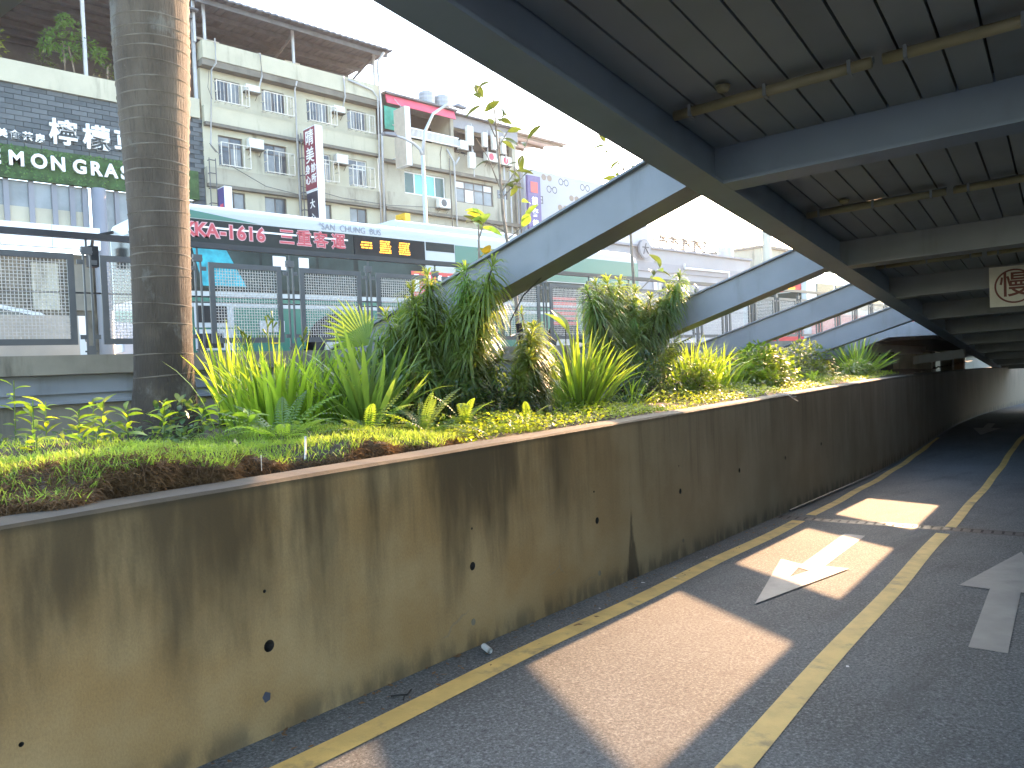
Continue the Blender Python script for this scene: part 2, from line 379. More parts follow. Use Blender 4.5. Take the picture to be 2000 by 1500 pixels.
# painted lines and arrows on the path
def strip(name, f0, f1, s0, s1, mt, dz=.004, step=.5, skip=None):
    m = MB(); s = s0
    while s < s1 - 1e-6:
        e = min(s+step, s1)
        if not (skip and e > skip[0] and s < skip[1]):
            m.add([P(s, f0(s), zg(s)+dz), P(e, f0(e), zg(e)+dz), P(e, f1(e), zg(e)+dz), P(s, f1(s), zg(s)+dz)], [(0, 1, 2, 3)])
        s = e
    return struct(m.build(name, mt))
def y1(s): return 2.62 + (0 if s < 9.5 else .022*(s-9.5)) + .012*math.sin(s*2.1)
strip('yellow_edge_line', lambda s: y1(s)-.02, lambda s: y1(s)+.13, -7, 9.35, M_yel, step=.25)
strip('yellow_edge_line', lambda s: y1(s)-.02, lambda s: y1(s)+.10, 9.85, 23, M_yel, step=.25)
def y2(s): return 1.10 + .008*math.sin(s*1.7) - (0 if s < 20 else .006*(s-20)**2)
strip('yellow_centre_line', y2, lambda s: y2(s)+.13, -7, 9.30, M_yel, step=.25)
strip('yellow_centre_line', y2, lambda s: y2(s)+.11, 9.62, 34, M_yel, step=.25)
def arrow(pts_list, name='white_arrow_marking'):
    o = None
    root = None
    for i, poly in enumerate(pts_list):
        m = MB(); n = len(poly)
        m.add([P(s, v, zg(s)+.004+.0025*i) for s, v in poly], [tuple(range(n))])
        if root is None: root = struct(m.build(name, M_wht))
        else: m.build('paint_piece', M_wht, root)
    return root
arrow([[(8.74, 2.03), (8.73, 1.82), (6.72, 1.80), (6.85, 1.99)], [(7.10, 2.21), (5.46, 1.90), (6.35, 1.93), (6.98, 1.99)], [(5.46, 1.90), (7.01, 1.60), (7.0, 1.80), (6.2, 1.985)]])
arrow([[(5.25, .54), (5.25, .34), (7.65, .36), (7.65, .56)], [(6.89, .76), (6.87, .56), (7.55, .37), (8.62, .43)], [(6.89, .16), (8.62, .43), (7.6, .50), (6.87, .36)]])
arrow([[(27.4, 2.15), (27.4, 1.95), (25.4, 1.95), (25.4, 2.15)], [(25.9, 2.40), (23.9, 2.04), (25.9, 1.70)]])
# trench drain: recessed channel look made of a frame and slats
m = MB()
for dv in range(0, 62):
    v = -2.9 + dv*.096
    s = 9.63 - .066*(v-1)
    for q in range(4):
        m.box((0, 0, 0), (0, 0, 0)) if False else None
    m.add([P(s-.075, v, zg(s)+.006), P(s+.075, v, zg(s)+.006), P(s+.075, v+.072, zg(s)+.006), P(s-.075, v+.072, zg(s)+.006)], [(0, 1, 2, 3)])
dr = MB()
for e in (-.10, .075):
    dr.add([P(9.63-.066*(-3.9)+e, -2.9, zg(9.8)+.007+.0), P(9.63-.066*(-3.9)+e+.025, -2.9, zg(9.8)+.007), P(9.63-.066*1.98+e+.025, 2.98, zg(9.5)+.007), P(9.63-.066*1.98+e, 2.98, zg(9.5)+.007)], [(0, 1, 2, 3)])
grate = thing('trench_drain', 'black iron trench drain grate running across the asphalt path', 'drain', P(9.6, 1, zg(9.6)))
bed = MB(); bed.add([P(9.63+.257-.10, -2.9, zg(9.8)+.003), P(9.63+.257+.10, -2.9, zg(9.8)+.003), P(9.5+.10, 2.98, zg(9.5)+.003), P(9.5-.10, 2.98, zg(9.5)+.003)], [(0, 1, 2, 3)])
bed.build('channel', M_void, grate); dr.build('frame', M_drain, grate); stuff(m.build('grate_bars', M_drain, grate))

# planter wall, with drilled tie holes
def wv(s): return 3.0 if s < 24 else 3.0 - .0085*(s-24)**2
def ztop(s): return 1.072 - .0068*s if s < 17 else .956 - .0165*(s-17)
secs = [-8+.4*i for i in range(115)]
bm = bmesh.new(); uvl = bm.loops.layers.uv.new('UVMap')
rings = []
for s in secs:
    jit = .006*math.sin(s*5.3)+.004*math.sin(s*13.7)
    zt = ztop(s); zb = zg(s)-.35; v = wv(s); tk = .23
    prof = [(v, zb, 0), (v, zg(s), 0), (v, zg(s)+(zt-zg(s))*.5, .5), (v+.003, zt-.014, .99), (v+.016+jit*.5, zt+jit*.4, 1), (v+tk-.012, zt, 1), (v+tk, zt-.012, 1), (v+tk, .55 if s < 22 else zb, .5), (v+tk, zb, 0)]
    rings.append([(bm.verts.new(P(s, a, b)), s, h) for a, b, h in prof])
for i in range(len(rings)-1):
    A, B = rings[i], rings[i+1]
    for k in range(len(A)):
        k2 = (k+1) % len(A)
        q = [A[k], B[k], B[k2], A[k2]]
        fc = bm.faces.new([x[0] for x in q])
        for lp, x in zip(fc.loops, q): lp[uvl].uv = (x[1], x[2])
for e in (rings[0], rings[-1]): bm.faces.new([x[0] for x in e])
bmesh.ops.recalc_face_normals(bm, faces=bm.faces)
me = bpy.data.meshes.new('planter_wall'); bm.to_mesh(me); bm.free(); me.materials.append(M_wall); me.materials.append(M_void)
pw = bpy.data.objects.new('planter_wall', me); C.objects.link(pw)
tag(pw, 'long streaked tan concrete planter wall with tie holes, beside the asphalt path', 'wall')
hb = MB()
def plug_disc(s, z, r, d0=-.05, d1=.09):
    n = 14; c = [(s + r*math.cos(2*math.pi*k/n), z + r*1.0*math.sin(2*math.pi*k/n)) for k in range(n)]
    vs = [P(a, 3.0+d0, b) for a, b in c] + [P(a, 3.0+d1, b) for a, b in c]
    hb.add(vs, [tuple(range(n)), tuple(range(2*n-1, n-1, -1))] + [(i, i+n, (i+1) % n+n, (i+1) % n) for i in range(n)])
for s, z, r in [(.62, .31, .028), (2.13, .305, .028), (3.61, .32, .026), (5.14, .31, .026), (6.70, .29, .026), (8.28, .27, .026), (9.95, .20, .026), (11.69, .19, .026), (2.12, .56, .008), (3.62, .55, .008), (5.11, .54, .008), (6.69, .53, .008), (1.10, .29, .009)]:
    plug_disc(s, z, r)
cut = hb.build('cutter', M_void)
md = pw.modifiers.new('holes', 'BOOLEAN'); md.object = cut; md.operation = 'DIFFERENCE'; md.solver = 'EXACT'; md.material_mode = 'TRANSFER'
dg = bpy.context.evaluated_depsgraph_get(); dg.update()
nm = bpy.data.meshes.new_from_object(pw.evaluated_get(dg))
if len(nm.polygons) > 500: pw.modifiers.clear(); pw.data = nm
else: pw.modifiers.clear()
bpy.data.objects.remove(cut)
for s, z, r in [(2.10, .08, .022), (3.59, -.02, .018), (5.14, -.10, .018), (6.72, -.18, .016)]:
    m = MB(); n = 5 if s < 3 else 10
    c = [(s + r*math.cos(2*math.pi*k/n+.5), z + r*1.15*math.sin(2*math.pi*k/n+.5)) for k in range(n)]
    m.add([P(a, 2.998, b) for a, b in c] + [P(a, 2.993, b) for a, b in c], [tuple(range(n, 2*n))] + [(i, i+n, (i+1) % n+n, (i+1) % n) for i in range(n)])
    m.build('hole_plug', M_plug if s < 3 else M_conc, pw)
# soil
m = MB(); ns, nv = 90, 14
def vback(s): return (7.58 - s*math.sin(PA))/math.cos(PA)
def soilz(s, v):
    e = min(1, max(0, (v-3.22)/.5))
    return ztop(min(s, 17)) - .05 + .05*e + .05*e*math.sin(s*1.7+v*2) * .6 + .02*math.sin(s*6+v*5)
vs = []
for i in range(ns+1):
    s = -6 + i*.46
    vb_ = min(7.0, max(3.35, vback(s)))
    for k in range(nv+1):
        v = 3.22 + (vb_-3.22)*k/nv
        vs.append(P(s, v, soilz(s, v)))
m.add(vs, [(i*(nv+1)+k, (i+1)*(nv+1)+k, (i+1)*(nv+1)+k+1, i*(nv+1)+k+1) for i in range(ns) for k in range(nv)])
struct(m.build('planter_soil', M_soil, smooth=True))
# street
m = MB()
m.add([(-400, 7.6, 1.45), (21, 7.6, 1.45), P(26, 3.6, 1.45), P(60, 3.6, 1.45), (900, 12, 1.45), (900, 900, 1.45), (-400, 900, 1.45)], [(0, 1, 2, 3, 4, 5, 6)])
struct(m.build('street', M_road))
m = MB(); m.box((-60, 34, 1.455), (160, 41, 1.60))
struct(m.build('pavement', M_conc2))

# ================================================================== fence ledge and fence
FY = 7.8
lg = thing('concrete_ledge', 'grey concrete ledge with steel fascia beam below the mesh fence', 'ledge', (8, 7.7, 1.4))
m = MB(); m.box((-8, 7.55, 1.62), (24, 8.15, 1.79)); m.build('coping', M_conc, lg)
m = MB(); m.box((-8, 7.63, 1.36), (24, 7.75, 1.618)); m.box((-8, 7.56, 1.36), (24, 7.63, 1.385)); m.build('fascia_beam', M_steel, lg)
m = MB(); m.box((-8, 7.60, .3), (24, 7.9, 1.355)); m.build('lower_wall', M_conc, lg)
fe = thing('mesh_fence', 'grey steel fence with woven wire panels and dark handrail above the ledge', 'fence', (6, FY, 1.79))
m = MB(); m.box((-8, FY-.03, 2.86), (24, FY+.03, 2.915)); m.build('handrail', M_rail, fe)
m = MB(); m.box((-8, FY+.015, 2.36), (24, FY+.03, 2.375)); m.build('cable', M_rail, fe)
PX = [2.155 + 1.02*k for k in range(-9, 21)]
pm = MB()
for dx in (-.036, .022): pm.box((dx, -.012, 0), (dx+.014, .012, 1.0))
pm.box((-.03, -.014, 0), (.03, .014, .09)); pm.box((-.045, -.02, .93), (.045, .02, 1.0)); pm.box((-.008, -.008, 1.0), (.008, .008, 1.07))
for zz in (.17, .86):
    pm.box((-.085, -.008, zz-.02), (-.036, .008, zz+.02)); pm.box((.036, -.008, zz-.02), (.085, .008, zz+.02))
for zz in (.03, .95): pm.box((-.052, -.01, zz), (-.03, .01, zz+.015)); pm.box((.03, -.01, zz), (.052, .01, zz+.015))
po = pm.build('post', M_fence, fe); pmesh = po.data
bpy.data.objects.remove(po)
FW = .80; F0, F1 = -.40, .40
fm = MB()
for a, b in (((-.40, -.012, .10), (.40, .012, .155)), ((-.40, -.012, .875), (.40, .012, .93)), ((-.40, -.012, .155), (-.345, .012, .875)), ((.345, -.012, .155), (.40, .012, .875))): fm.box(a, b)
fo = fm.build('panel_frame', M_fence, fe); fmesh = fo.data; bpy.data.objects.remove(fo)
wm_ = MB(); nx, nz = 23, 24; hw = .003
for i in range(1, nx):
    x = -.345 + .69*i/nx; pts = []
    for k in range(nz+1):
        z = .155 + .72*k/nz; pts.append((x, .004*(1 if (i+k) % 2 else -1), z))
    for a, b in zip(pts, pts[1:]):
        wm_.add([(a[0]-hw, a[1], a[2]), (a[0]+hw, a[1], a[2]), (b[0]+hw, b[1], b[2]), (b[0]-hw, b[1], b[2]), (a[0]-hw, a[1]+.004, a[2]), (a[0]+hw, a[1]+.004, a[2]), (b[0]+hw, b[1]+.004, b[2]), (b[0]-hw, b[1]+.004, b[2])], [(0, 1, 2, 3), (5, 4, 7, 6), (0, 3, 7, 4), (1, 5, 6, 2)])
for k in range(1, nz):
    z = .155 + .72*k/nz; pts = [(-.345 + .69*i/nx, .004*(-1 if (i+k) % 2 else 1), z) for i in range(nx+1)]
    for a, b in zip(pts, pts[1:]):
        wm_.add([(a[0], a[1], z-hw), (b[0], b[1], z-hw), (b[0], b[1], z+hw), (a[0], a[1], z+hw), (a[0], a[1]+.004, z-hw), (b[0], b[1]+.004, z-hw), (b[0], b[1]+.004, z+hw), (a[0], a[1]+.004, z+hw)], [(0, 1, 2, 3), (5, 4, 7, 6), (3, 2, 6, 7), (0, 4, 5, 1)])
wo_ = wm_.build('wire_mesh', M_wire, fe); wmesh = wo_.data; bpy.data.objects.remove(wo_)
for k, x in enumerate(PX):
    inst('post', pmesh, fe, Matrix.Translation((x-6, 0, 0)))
    fr_ = inst('panel_frame', fmesh, fe, Matrix.Translation((x+.51-6, 0, 0)))
    stuff(inst('wire_mesh', wmesh, fr_, Matrix.Identity(4)))
# low concrete parapet behind the fence
m = MB(); m.box((-9, 9.2, 1.45), (2.43, 9.42, 2.26)); m.box((-9, 9.05, 1.45), (2.62, 9.5, 1.72))
tag(m.build('concrete_parapet', M_conc2), 'plain grey concrete parapet ending in a block behind the leftmost fence panel', 'parapet')

# ================================================================== canopy deck over the path
dk = thing('steel_canopy', 'grey blue steel deck sloping down over the path on struts', 'canopy', P(6, 1, 0))
def dz(s, v=2.4): return 3.34 - .08*s + .03*(2.4-v)          # underside of girders
SB = [-4.5, -1.2, 1.9, 5.95, 9.98, 13.05, 16.25, 19.4, 22.5, 25.6, 28.7, 31.8, 34.9]      # beams
def DP(s, v, o): return P(s, v, dz(s, v)+o)
# edge girder: box-like I beam
SOFF = .32
for a, b in zip(SB, SB[1:]):
    m = MB(DP)
    m.box((a, 2.17, 0), (b, 2.42, .025)); m.box((a, 2.275, .025), (b, 2.30, .52)); m.box((a, 2.17, .52), (b, 2.42, .545))
    m.build('edge_girder', M_girder_veil, dk)
for s in SB:
    m = MB(DP)
    m.box((s-.10, -4.2, .0), (s+.13, 2.168, .022)); m.box((s, -4.2, .022), (s+.022, 2.27, .50))
    m.build('cross_beam', M_girder_veil if s < 8 else M_steel, dk)
# soffit panels with open joints
pan_shared = {}
for a, b in zip(SB, SB[1:]):
    v = 2.26; k = 0
    while v > -4.1:
        m = MB(DP); w_ = .21
        m.box((a+.024, v-w_+.016, SOFF+rnd.uniform(-.003, .003)), (b-.002, v, SOFF+.05))
        m.build('soffit_panel', M_soffit if rnd.random() < .6 else M_soffit2, dk)
        v -= w_; k += 1
m = MB(DP); m.box((SB[0], -4.2, SOFF+.06), (SB[-1], 2.27, SOFF+.10)); m.build('deck_slab', M_void, dk)
m = MB(DP); m.box((SB[0], -4.3, SOFF+.101), (SB[-1], 2.44, SOFF+.24)); m.build('deck_top', M_conc, dk)
# struts
for s, top_v, sl_ in [(5.75, 2.30, .345), (9.85, 2.30, .335), (12.9, 2.30, .325), (16.1, 2.30, .325)]:
    vb_ = vback(s)+.02; zt_ = dz(s, 2.42)
    m = MB(P)
    def top(v): return zt_ + .41 - sl_*(v-2.42)
    def bot(v): return zt_ + .01 - sl_*(v-2.42)
    vs_ = [2.425, 2.55, 2.8, 3.6, 4.6, vb_]
    def slab(s0, s1, lo, hi):
        poly = [(v, lo(v)) for v in vs_] + [(v, hi(v)) for v in reversed(vs_)]
        m.prism(poly, (s0, s1), 0)
    slab(s+.05, s+.33, lambda v: bot(v)+.022, lambda v: top(v)-.02)      # box web
    slab(s, s+.38, lambda v: bot(v), lambda v: bot(v)+.022)                # bottom flange
    slab(s, s+.38, lambda v: top(v)-.02, lambda v: top(v))                 # top flange
    m.box((s+.005, 2.424, zt_+.02), (s+.375, 2.445, zt_+.37))              # end plate
    m.build('strut', M_steel, dk)
m = MB(P); z0 = dz(19.3)
m.prism([(2.425, z0), (3.4, z0+.0), (3.85, z0-.16), (vback(19.3)+.3, z0-.55), (vback(19.3)+.3, z0-.2), (3.9, z0+.2), (2.425, z0+.38)], (19.25, 19.55), 0); m.build('strut', M_steel, dk)
m = MB(P); m.prism([(2.43, 2.86), (5.0, 2.84), (5.0, 3.2), (2.43, 3.22)], (.86, 1.19), 0); m.build('strut', M_soffit, dk)
# lamp conduits under the deck
for i, (s, name) in enumerate([(1.55, 'over the near end'), (4.95, 'in the nearest bay above the path'), (8.15, 'in the second bay above the path'), (11.5, 'in the third bay, just before the round slow sign'), (14.6, 'in the fourth bay above the path')]):
    t = thing('tube_lamp', 'yellowed tube lamp batten ' + name, 'lamp', DP(s, 1, .2), 'tube lamps under the deck')
    for (a, b, o) in ((2.16, .92, 0), (.86, -.5, .0)):
        m = MB(); m.tube([DP(s, a, .235), DP(s, b, .235)], .033, 10); m.build('tube', M_tube, t, True)
        m = MB(); m.tube([DP(s+.07, a, .275), DP(s+.07, b, .275)], .02, 8); m.build('conduit', M_soffit2, t, True)
        for c in (a-.12, (a+b)/2, b+.12):
            m = MB(); m.tube([DP(s-.02, c, .235), DP(s+.02, c, .235)], .001, 4) ; m.box((0,0,0),(0,0,0)) if False else None
            m = MB(DP); m.box((s-.037, c-.010, .197), (s+.037, c+.010, .272)); m.build('clip', M_soffit2, t)
    for c in (1.78, .05):
        m = MB(); m.tube([DP(s-.10, c, .30), DP(s-.10, c, .265)], [.05, .035], 16); m.build('round_cap', M_tube, t, True)
# SLOW sign hanging on the third beam
sg = thing('slow_sign', 'square cream sign with a red ringed character fixed under the deck', 'sign', P(12.62, .63, 2.33))
m = MB(P); m.box((12.60, .345, 2.055), (12.63, .925, 2.605)); m.build('board', M_cream, sg)
nrm = -UH
cpos = P(12.597, .632, 2.33)
m = MB(); n = 40; r1, r2 = .235, .212
m.add([tuple(cpos + VH*(-math.cos(2*math.pi*k/n))*r + Vector((0, 0, math.sin(2*math.pi*k/n)*r))) for r in (r1, r2) for k in range(n)], [(k, (k+1) % n, n+(k+1) % n, n+k) for k in range(n)])
m.build('ring', M_inkb, sg)
letter('lettering', '慢', .36, P(12.596, .632, 2.33), nrm, sg, M_inkb, .004, .003)

m = MB(P)  # unseen wall, added to cut the fill light under the deck
for k in range(16):
    a = 2.0+2*k; m.box((a, -1.62, -1.5), (a+1.99, -1.32, dz(a+2, -1.4)+.015))
shade_wall = thing('side_wall', 'unseen concrete wall added to darken the path from its other side', 'wall', P(10, -1.5, -.5))
m.build('shade_wall_panel', M_conc, shade_wall)
# far end: junction slab and walls blackened to stand for deep shade, columns, pale wall
ab = thing('junction_slab', 'concrete slab coloured black as deep shade, with columns, where the deck meets the street', 'bridge', P(27, 5, 1.5))
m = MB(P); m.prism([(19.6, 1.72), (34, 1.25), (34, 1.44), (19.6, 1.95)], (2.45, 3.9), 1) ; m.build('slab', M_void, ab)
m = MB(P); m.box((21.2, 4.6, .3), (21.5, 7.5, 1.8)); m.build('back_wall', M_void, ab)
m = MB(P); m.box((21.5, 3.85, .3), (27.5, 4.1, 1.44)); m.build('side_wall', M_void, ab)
for s, wdt in ((24.5, .35), (29.2, .5), (32.5, .5)):
    m = MB(P); m.box((s, 3.25, .2), (s+wdt, 3.6, 1.4)); m.build('column', M_dtrim, ab)
for s in (23.2, 26.4, 29.5):
    m = MB(P); m.prism([(2.3, 1.45), (3.5, 1.30), (3.5, 1.08), (2.3, 1.22)], (s, s+.25), 0); m.build('beam', M_steel, ab)
m = MB(P); m.box((43, -6, -1), (43.6, 5.5, 3.6)); m.box((42.9, -6, .95), (43, 5.5, 1.05))
tag(m.build('end_wall', M_conc2), 'sunlit pale concrete wall closing the far end of the path', 'wall')

# ================================================================== buildings across the street (facades at Y = 41)
BY = 41.0
def facade(parent, x0, x1, z0, z1, rows, mt, y=BY, th=.35, name='wall'):
    """rows: list of (za, zb, [(xa, xb), ...]) from low to high; leaves real openings"""
    m = MB(); z = z0
    for za, zb, ops in rows:
        if za > z: m.box((x0, y, z), (x1, y+th, za))
        x = x0
        for a, b in ops:
            if a > x: m.box((x, y, za), (a, y+th, zb))
            x = b
        if x < x1: m.box((x, y, za), (x1, y+th, zb))
        z = zb
    if z < z1: m.box((x0, y, z), (x1, y+th, z1))
    return m.build(name, mt, parent)
def window(parent, xa, xb, za, zb, n=2, y=BY, fr=M_frame, gl=(M_glass,), transom=None, fw=.06):
    m = MB(); yy = y+.10
    m.box((xa, yy, za), (xb, yy+.08, za+fw)); m.box((xa, yy, zb-fw), (xb, yy+.08, zb))
    xs = [xa + (xb-xa)*i/n for i in range(n+1)]
    for i, x in enumerate(xs):
        a = x if i == 0 else x-fw/2; a = x-fw if i == n else a
        m.box((a, yy+.002, za+fw), (a+fw, yy+.078, zb-fw))
    if transom: m.box((xa+fw, yy+.004, transom-fw/2), (xb-fw, yy+.076, transom+fw/2))
    w_ = m.build('window', fr, parent)
    zs = [za+fw, zb-fw] if not transom else [za+fw, transom-fw/2, zb-fw]
    for i in range(n):
        for k in range(0, len(zs)-1):
            p = MB(); p.box((xs[i]+fw/2, yy+.03, zs[k] + (fw if k else 0)), (xs[i+1]-fw/2, yy+.045, zs[k+1]))
            p.build('pane', gl[(i+k) % len(gl)], w_)
    return w_
def grille(parent, xa, xb, za, zb, y=BY, d=.42, nb=9, slats=0):
    m = MB(); b = .045
    y0 = y-d
    for z in (za, zb): m.box((xa, y0, z), (xb, y0+b, z+b)); m.box((xa, y0+b, z), (xa+b, y-.002, z+b)); m.box((xb-b, y0+b, z), (xb, y-.002, z+b))
    for x in (xa, xa+(xb-xa)*.42, xa+(xb-xa)*.75, xb-b): m.box((x, y0-.004, za), (x+b, y0+b-.004, zb+b))
    zm = (za+zb)/2
    for x in (xa, xb-b): m.box((x+.004, y0+b, zm), (x+b-.004, y-.002, zm+b*.7))
    for i in range(1, nb):
        x = xa+(xb-xa)*i/nb; m.box((x, y0+.008, za+b), (x+.018, y0+.03, zb))
    for i in range(5): x = xa+(xb-xa)*(i+.5)/5; m.box((x, y0+b, za+.006), (x+.03, y-.002, za+.03))
    return m.build('window_grille', M_grille, parent)
def aircon(x, z, label, y=BY, w_=.85, h=.55, grp='air conditioners on the house fronts', fan=True, red=False):
    t = thing('air_conditioner', label, 'air conditioner', (x+w_/2, y-.3, z), grp)
    m = MB(); m.box((x, y-.42, z), (x+w_, y-.05, z+h)); m.build('casing', M_ac, t)
    m = MB(); m.box((x-.05, y-.44, z-.06), (x+w_+.05, y-.003, z-.005)); m.bar((x+.1, y-.40, z-.05), (x+.1, y-.02, z-.35), .03); m.bar((x+w_-.1, y-.40, z-.05), (x+w_-.1, y-.02, z-.35), .03); m.build('bracket', M_dtrim, t)
    if fan:
        m = MB(); cx, cz, n = x+w_*.42, z+h*.5, 18
        m.add([(cx, y-.424, cz)] + [(cx+h*.40*math.cos(2*math.pi*k/n), y-.424, cz+h*.40*math.sin(2*math.pi*k/n)) for k in range(n)], [(0, k+1, (k+1) % n+1) for k in range(n)])
        m.build('fan_guard', M_acd if not red else M_pink, t)
    return t
def pipe(parent, pts, r=.05, mt=M_pipe): 
    m = MB(); m.tube(pts, r, 6); return m.build('drain_pipe', mt, parent, True)

# --- beige apartment house with the shed roof
hb_ = thing('apartment_house', 'beige four-row apartment house with caged windows and open shed roof', 'building', (22.8, 43, 1.6))
x0, x1 = 17.35, 28.55
W4 = [(18.12, 19.56), (20.83, 22.23), (23.65, 25.09), (26.41, 27.78)]
W3 = [(18.16, 19.54), (20.78, 22.20), (23.75, 25.10), (26.35, 27.68)]
W2 = [(18.3, 19.55), (20.71, 22.06), (23.75, 25.0), (26.29, 27.55)]
facade(hb_, x0, x1, 1.6, 18.1, [(4.2, 7.6, [(18.0, 21.8), (23.2, 27.9)]), (10.35, 11.65, W2), (13.0, 14.66, W3), (16.5, 17.72, W4)], M_beige)
m = MB(); m.box((x0-.02, BY-.55, 18.48), (x1+.02, BY+.2, 19.42)); m.build('parapet', M_beige, hb_)
m = MB(); m.box((x0-.05, BY-.50, 18.12), (x1+.03, BY+.1, 18.475)); m.build('ledge', M_dtrim, hb_)  # dark tone paints the shadow band under the parapet
for zc in (15.02, 11.75, 8.5):
    m = MB(); m.box((x0+.05, BY-.32, zc), (x1, BY-.003, zc+.17)); m.build('ledge', M_dtrim, hb_)
    m = MB(); m.box((x0+.02, BY-.26, zc+.172), (x1-.03, BY-.003, zc+1.05)); m.build('spandrel', M_beige2 if zc < 13 else M_beige, hb_)
for row, (za, zb) in ((W4, (16.5, 17.72)), (W3, (13.0, 14.66)), (W2, (10.35, 11.65))):
    for i, (a, b) in enumerate(row):
        wf = row is W3 and i >= 2
        window(hb_, a, b, za, zb, 2, fr=M_framew if wf else M_frame, gl=(M_glass, M_glassl) if (i % 2 == 0) else (M_glassl, M_glass), transom=(zb-.55 if row is W3 else None))
for a, b in W4: grille(hb_, a-.2, b+.22, 16.28, 17.35, y=BY-.26)
for a, b in W3: grille(hb_, a-.15, b+.15, 12.88, 14.08, y=BY-.26, nb=4)
m = MB(); m.box((x0+.4, BY+.4, 1.7), (x1-.4, BY+.5, 18)); m.build('room_back', M_void, hb_)
# shed roof
rf = MB()
nx = 60
for i in range(nx):
    xa, xb = 16.9 + 12.25*i/nx, 16.9 + 12.25*(i+1)/nx; dz_ = .035 if i % 2 else 0
    rf.box((xa, BY-1.3, 21.45+dz_), (xb, BY-1.302+9, 21.55+dz_))
rfo = rf.build('roof', M_roof, hb_)
m = MB()
for k in range(6): m.box((17.0, BY-.9+k*1.5, 21.18), (29.0, BY-.78+k*1.5, 21.44))
m.build('roof_purlins', M_roof, rfo)
for x in (17.0, 17.55, 22.75, 28.35): 
    m = MB(); m.box((x, BY-.3, 19.3), (x+.13, BY-.17, 21.44)); m.build('roof_post', M_pipe, hb_)
for x in (22.9, 28.4):
    m = MB(); m.bar((x, BY-.2, 21.3), (x, BY+4.5, 19.9), .14); m.build('roof_brace', M_roof, hb_)
m = MB(); m.box((x0, BY+6, 18), (x1, BY+6.2, 21.4)); m.box((x0, BY+.2, 18.3), (x1, BY+6, 18.4)); m.build('roof_room', M_roof, hb_)
for xa, xb in ((18.1, 19.5), (23.6, 24.6)):
    m = MB(); m.box((xa, BY+2.2, 20.6), (xb, BY+2.32, 20.7)); m.build('ceiling_batten', M_framew, hb_)
pipe(hb_, [(18.0, BY-.62, 19.6), (18.0, BY-.62, 18.3), (17.85, BY-.34, 18.0), (17.6, BY-.34, 13.9), (17.9, BY-.34, 13.6)], .045)
pipe(hb_, [(20.3, BY-.3, 19.35), (20.55, BY-.62, 19.45), (20.6, BY-.62, 18.2), (20.5, BY-.34, 17.5), (20.3, BY-.34, 17.3)], .045)
pipe(hb_, [(22.75, BY-.62, 18.4), (22.75, BY-.34, 18.0), (22.7, BY-.34, 10.0)], .05)
pipe(hb_, [(25.9, BY-.62, 19.4), (25.95, BY-.62, 18.2), (25.9, BY-.34, 17.5)], .045)
pipe(hb_, [(26.2, BY-.65, 19.25), (27.9, BY-.65, 19.0), (28.3, BY-.65, 18.6), (28.3, BY-.36, 10)], .055)
pipe(hb_, [(28.55, BY-1.2, 21.3), (28.35, BY-.7, 20.8), (28.5, BY-.7, 18), (28.5, BY-.45, 10)], .075)
pipe(hb_, [(28.72, BY-.3, 19.4), (28.75, BY-.3, 10)], .04, M_acd)
# sagging cables on the front
for pts in ([(17.5, BY-.4, 14.0), (18.5, BY-.45, 13.0), (20.6, BY-.45, 12.1), (22.6, BY-.4, 11.9)], [(22.8, BY-.4, 12.4), (25.5, BY-.42, 12.05), (29, BY-.4, 12.0), (33, BY-.4, 12.3)], [(17.7, BY-.36, 17.9), (17.6, BY-.36, 17.0), (17.8, BY-.36, 16.4)]):
    m = MB(); m.tube(pts, .018, 4); m.build('cable', M_acd, hb_)
aircon(19.72, 17.30, 'white cooler boxed beside the leftmost top-row window of the beige house', y=BY-.02, w_=.8, h=.34, fan=False)
aircon(25.25, 17.24, 'white cooler boxed between the two right top-row windows of the beige house', y=BY-.02, w_=.75, h=.36, fan=False)
aircon(19.75, 14.16, 'cream cooler between the two left middle-row windows of the beige house', y=BY-.02, w_=.85, h=.52, fan=False)
aircon(25.27, 14.16, 'cream cooler beside the white-framed window right of the maroon sign', y=BY-.02, w_=.8, h=.52, fan=False)

# --- slate brick restaurant building on the left
lb = thing('restaurant_building', 'dark slate brick building with hedge fascia and large white letters', 'building', (12, 43, 1.6))
m = MB(); m.box((1.5, BY+.06, 12.45), (17.33, BY+.4, 15.33)); m.box((16.9, BY+.06, 1.6), (17.33, BY+.4, 12.45)); m.build('wall', M_mort, lb)
bw, bh = .68, .24; bricks = {}
for sc in range(3):
    q = MB(); q.box((.012, 0, .012), (bw-.012, .05, bh-.012)); bo = q.build('brick', M_brick[sc], lb); bricks[sc] = bo.data; bpy.data.objects.remove(bo)
bx = Vector((12, 43, 1.6)); cnt = 0
for r_ in range(12):
    x = 5.6 - (bw/2 if r_ % 2 else 0)
    while x < 17.2 - bw*.5:
        if not (13.6 < x < 16.2) and cnt < 300:
            inst('brick', bricks[rnd.choice([0, 0, 1, 1, 2])], lb, Matrix.Translation(Vector((x, BY+.012+rnd.uniform(-.006, .006), 12.46+r_*bh)) - bx)); cnt += 1
        x += bw
for r_ in range(10):
    inst('brick', bricks[rnd.choice([0, 1, 2])], lb, Matrix.Translation(Vector((16.65, BY+.012, 10.0+r_*bh)) - bx))
m = MB(); m.box((1.5, BY-.12, 15.34), (17.2, BY+.3, 16.36)); m.build('parapet', M_beige, lb)
m = MB(); m.box((1.5, BY-.22, 10.95), (16.9, BY+.058, 12.45)); m.build('hedge_fascia', M_turf, lb)
m = MB()
for k in range(420):
    x, z = rnd.uniform(6.5, 14), rnd.uniform(10.98, 12.43); d = rnd.uniform(.05, .12)
    m.add([(x, BY-.222, z), (x+d, BY-.225-d*.5, z+rnd.uniform(-.03, .05)), (x+d*.3, BY-.223, z+d)], [(0, 1, 2)])
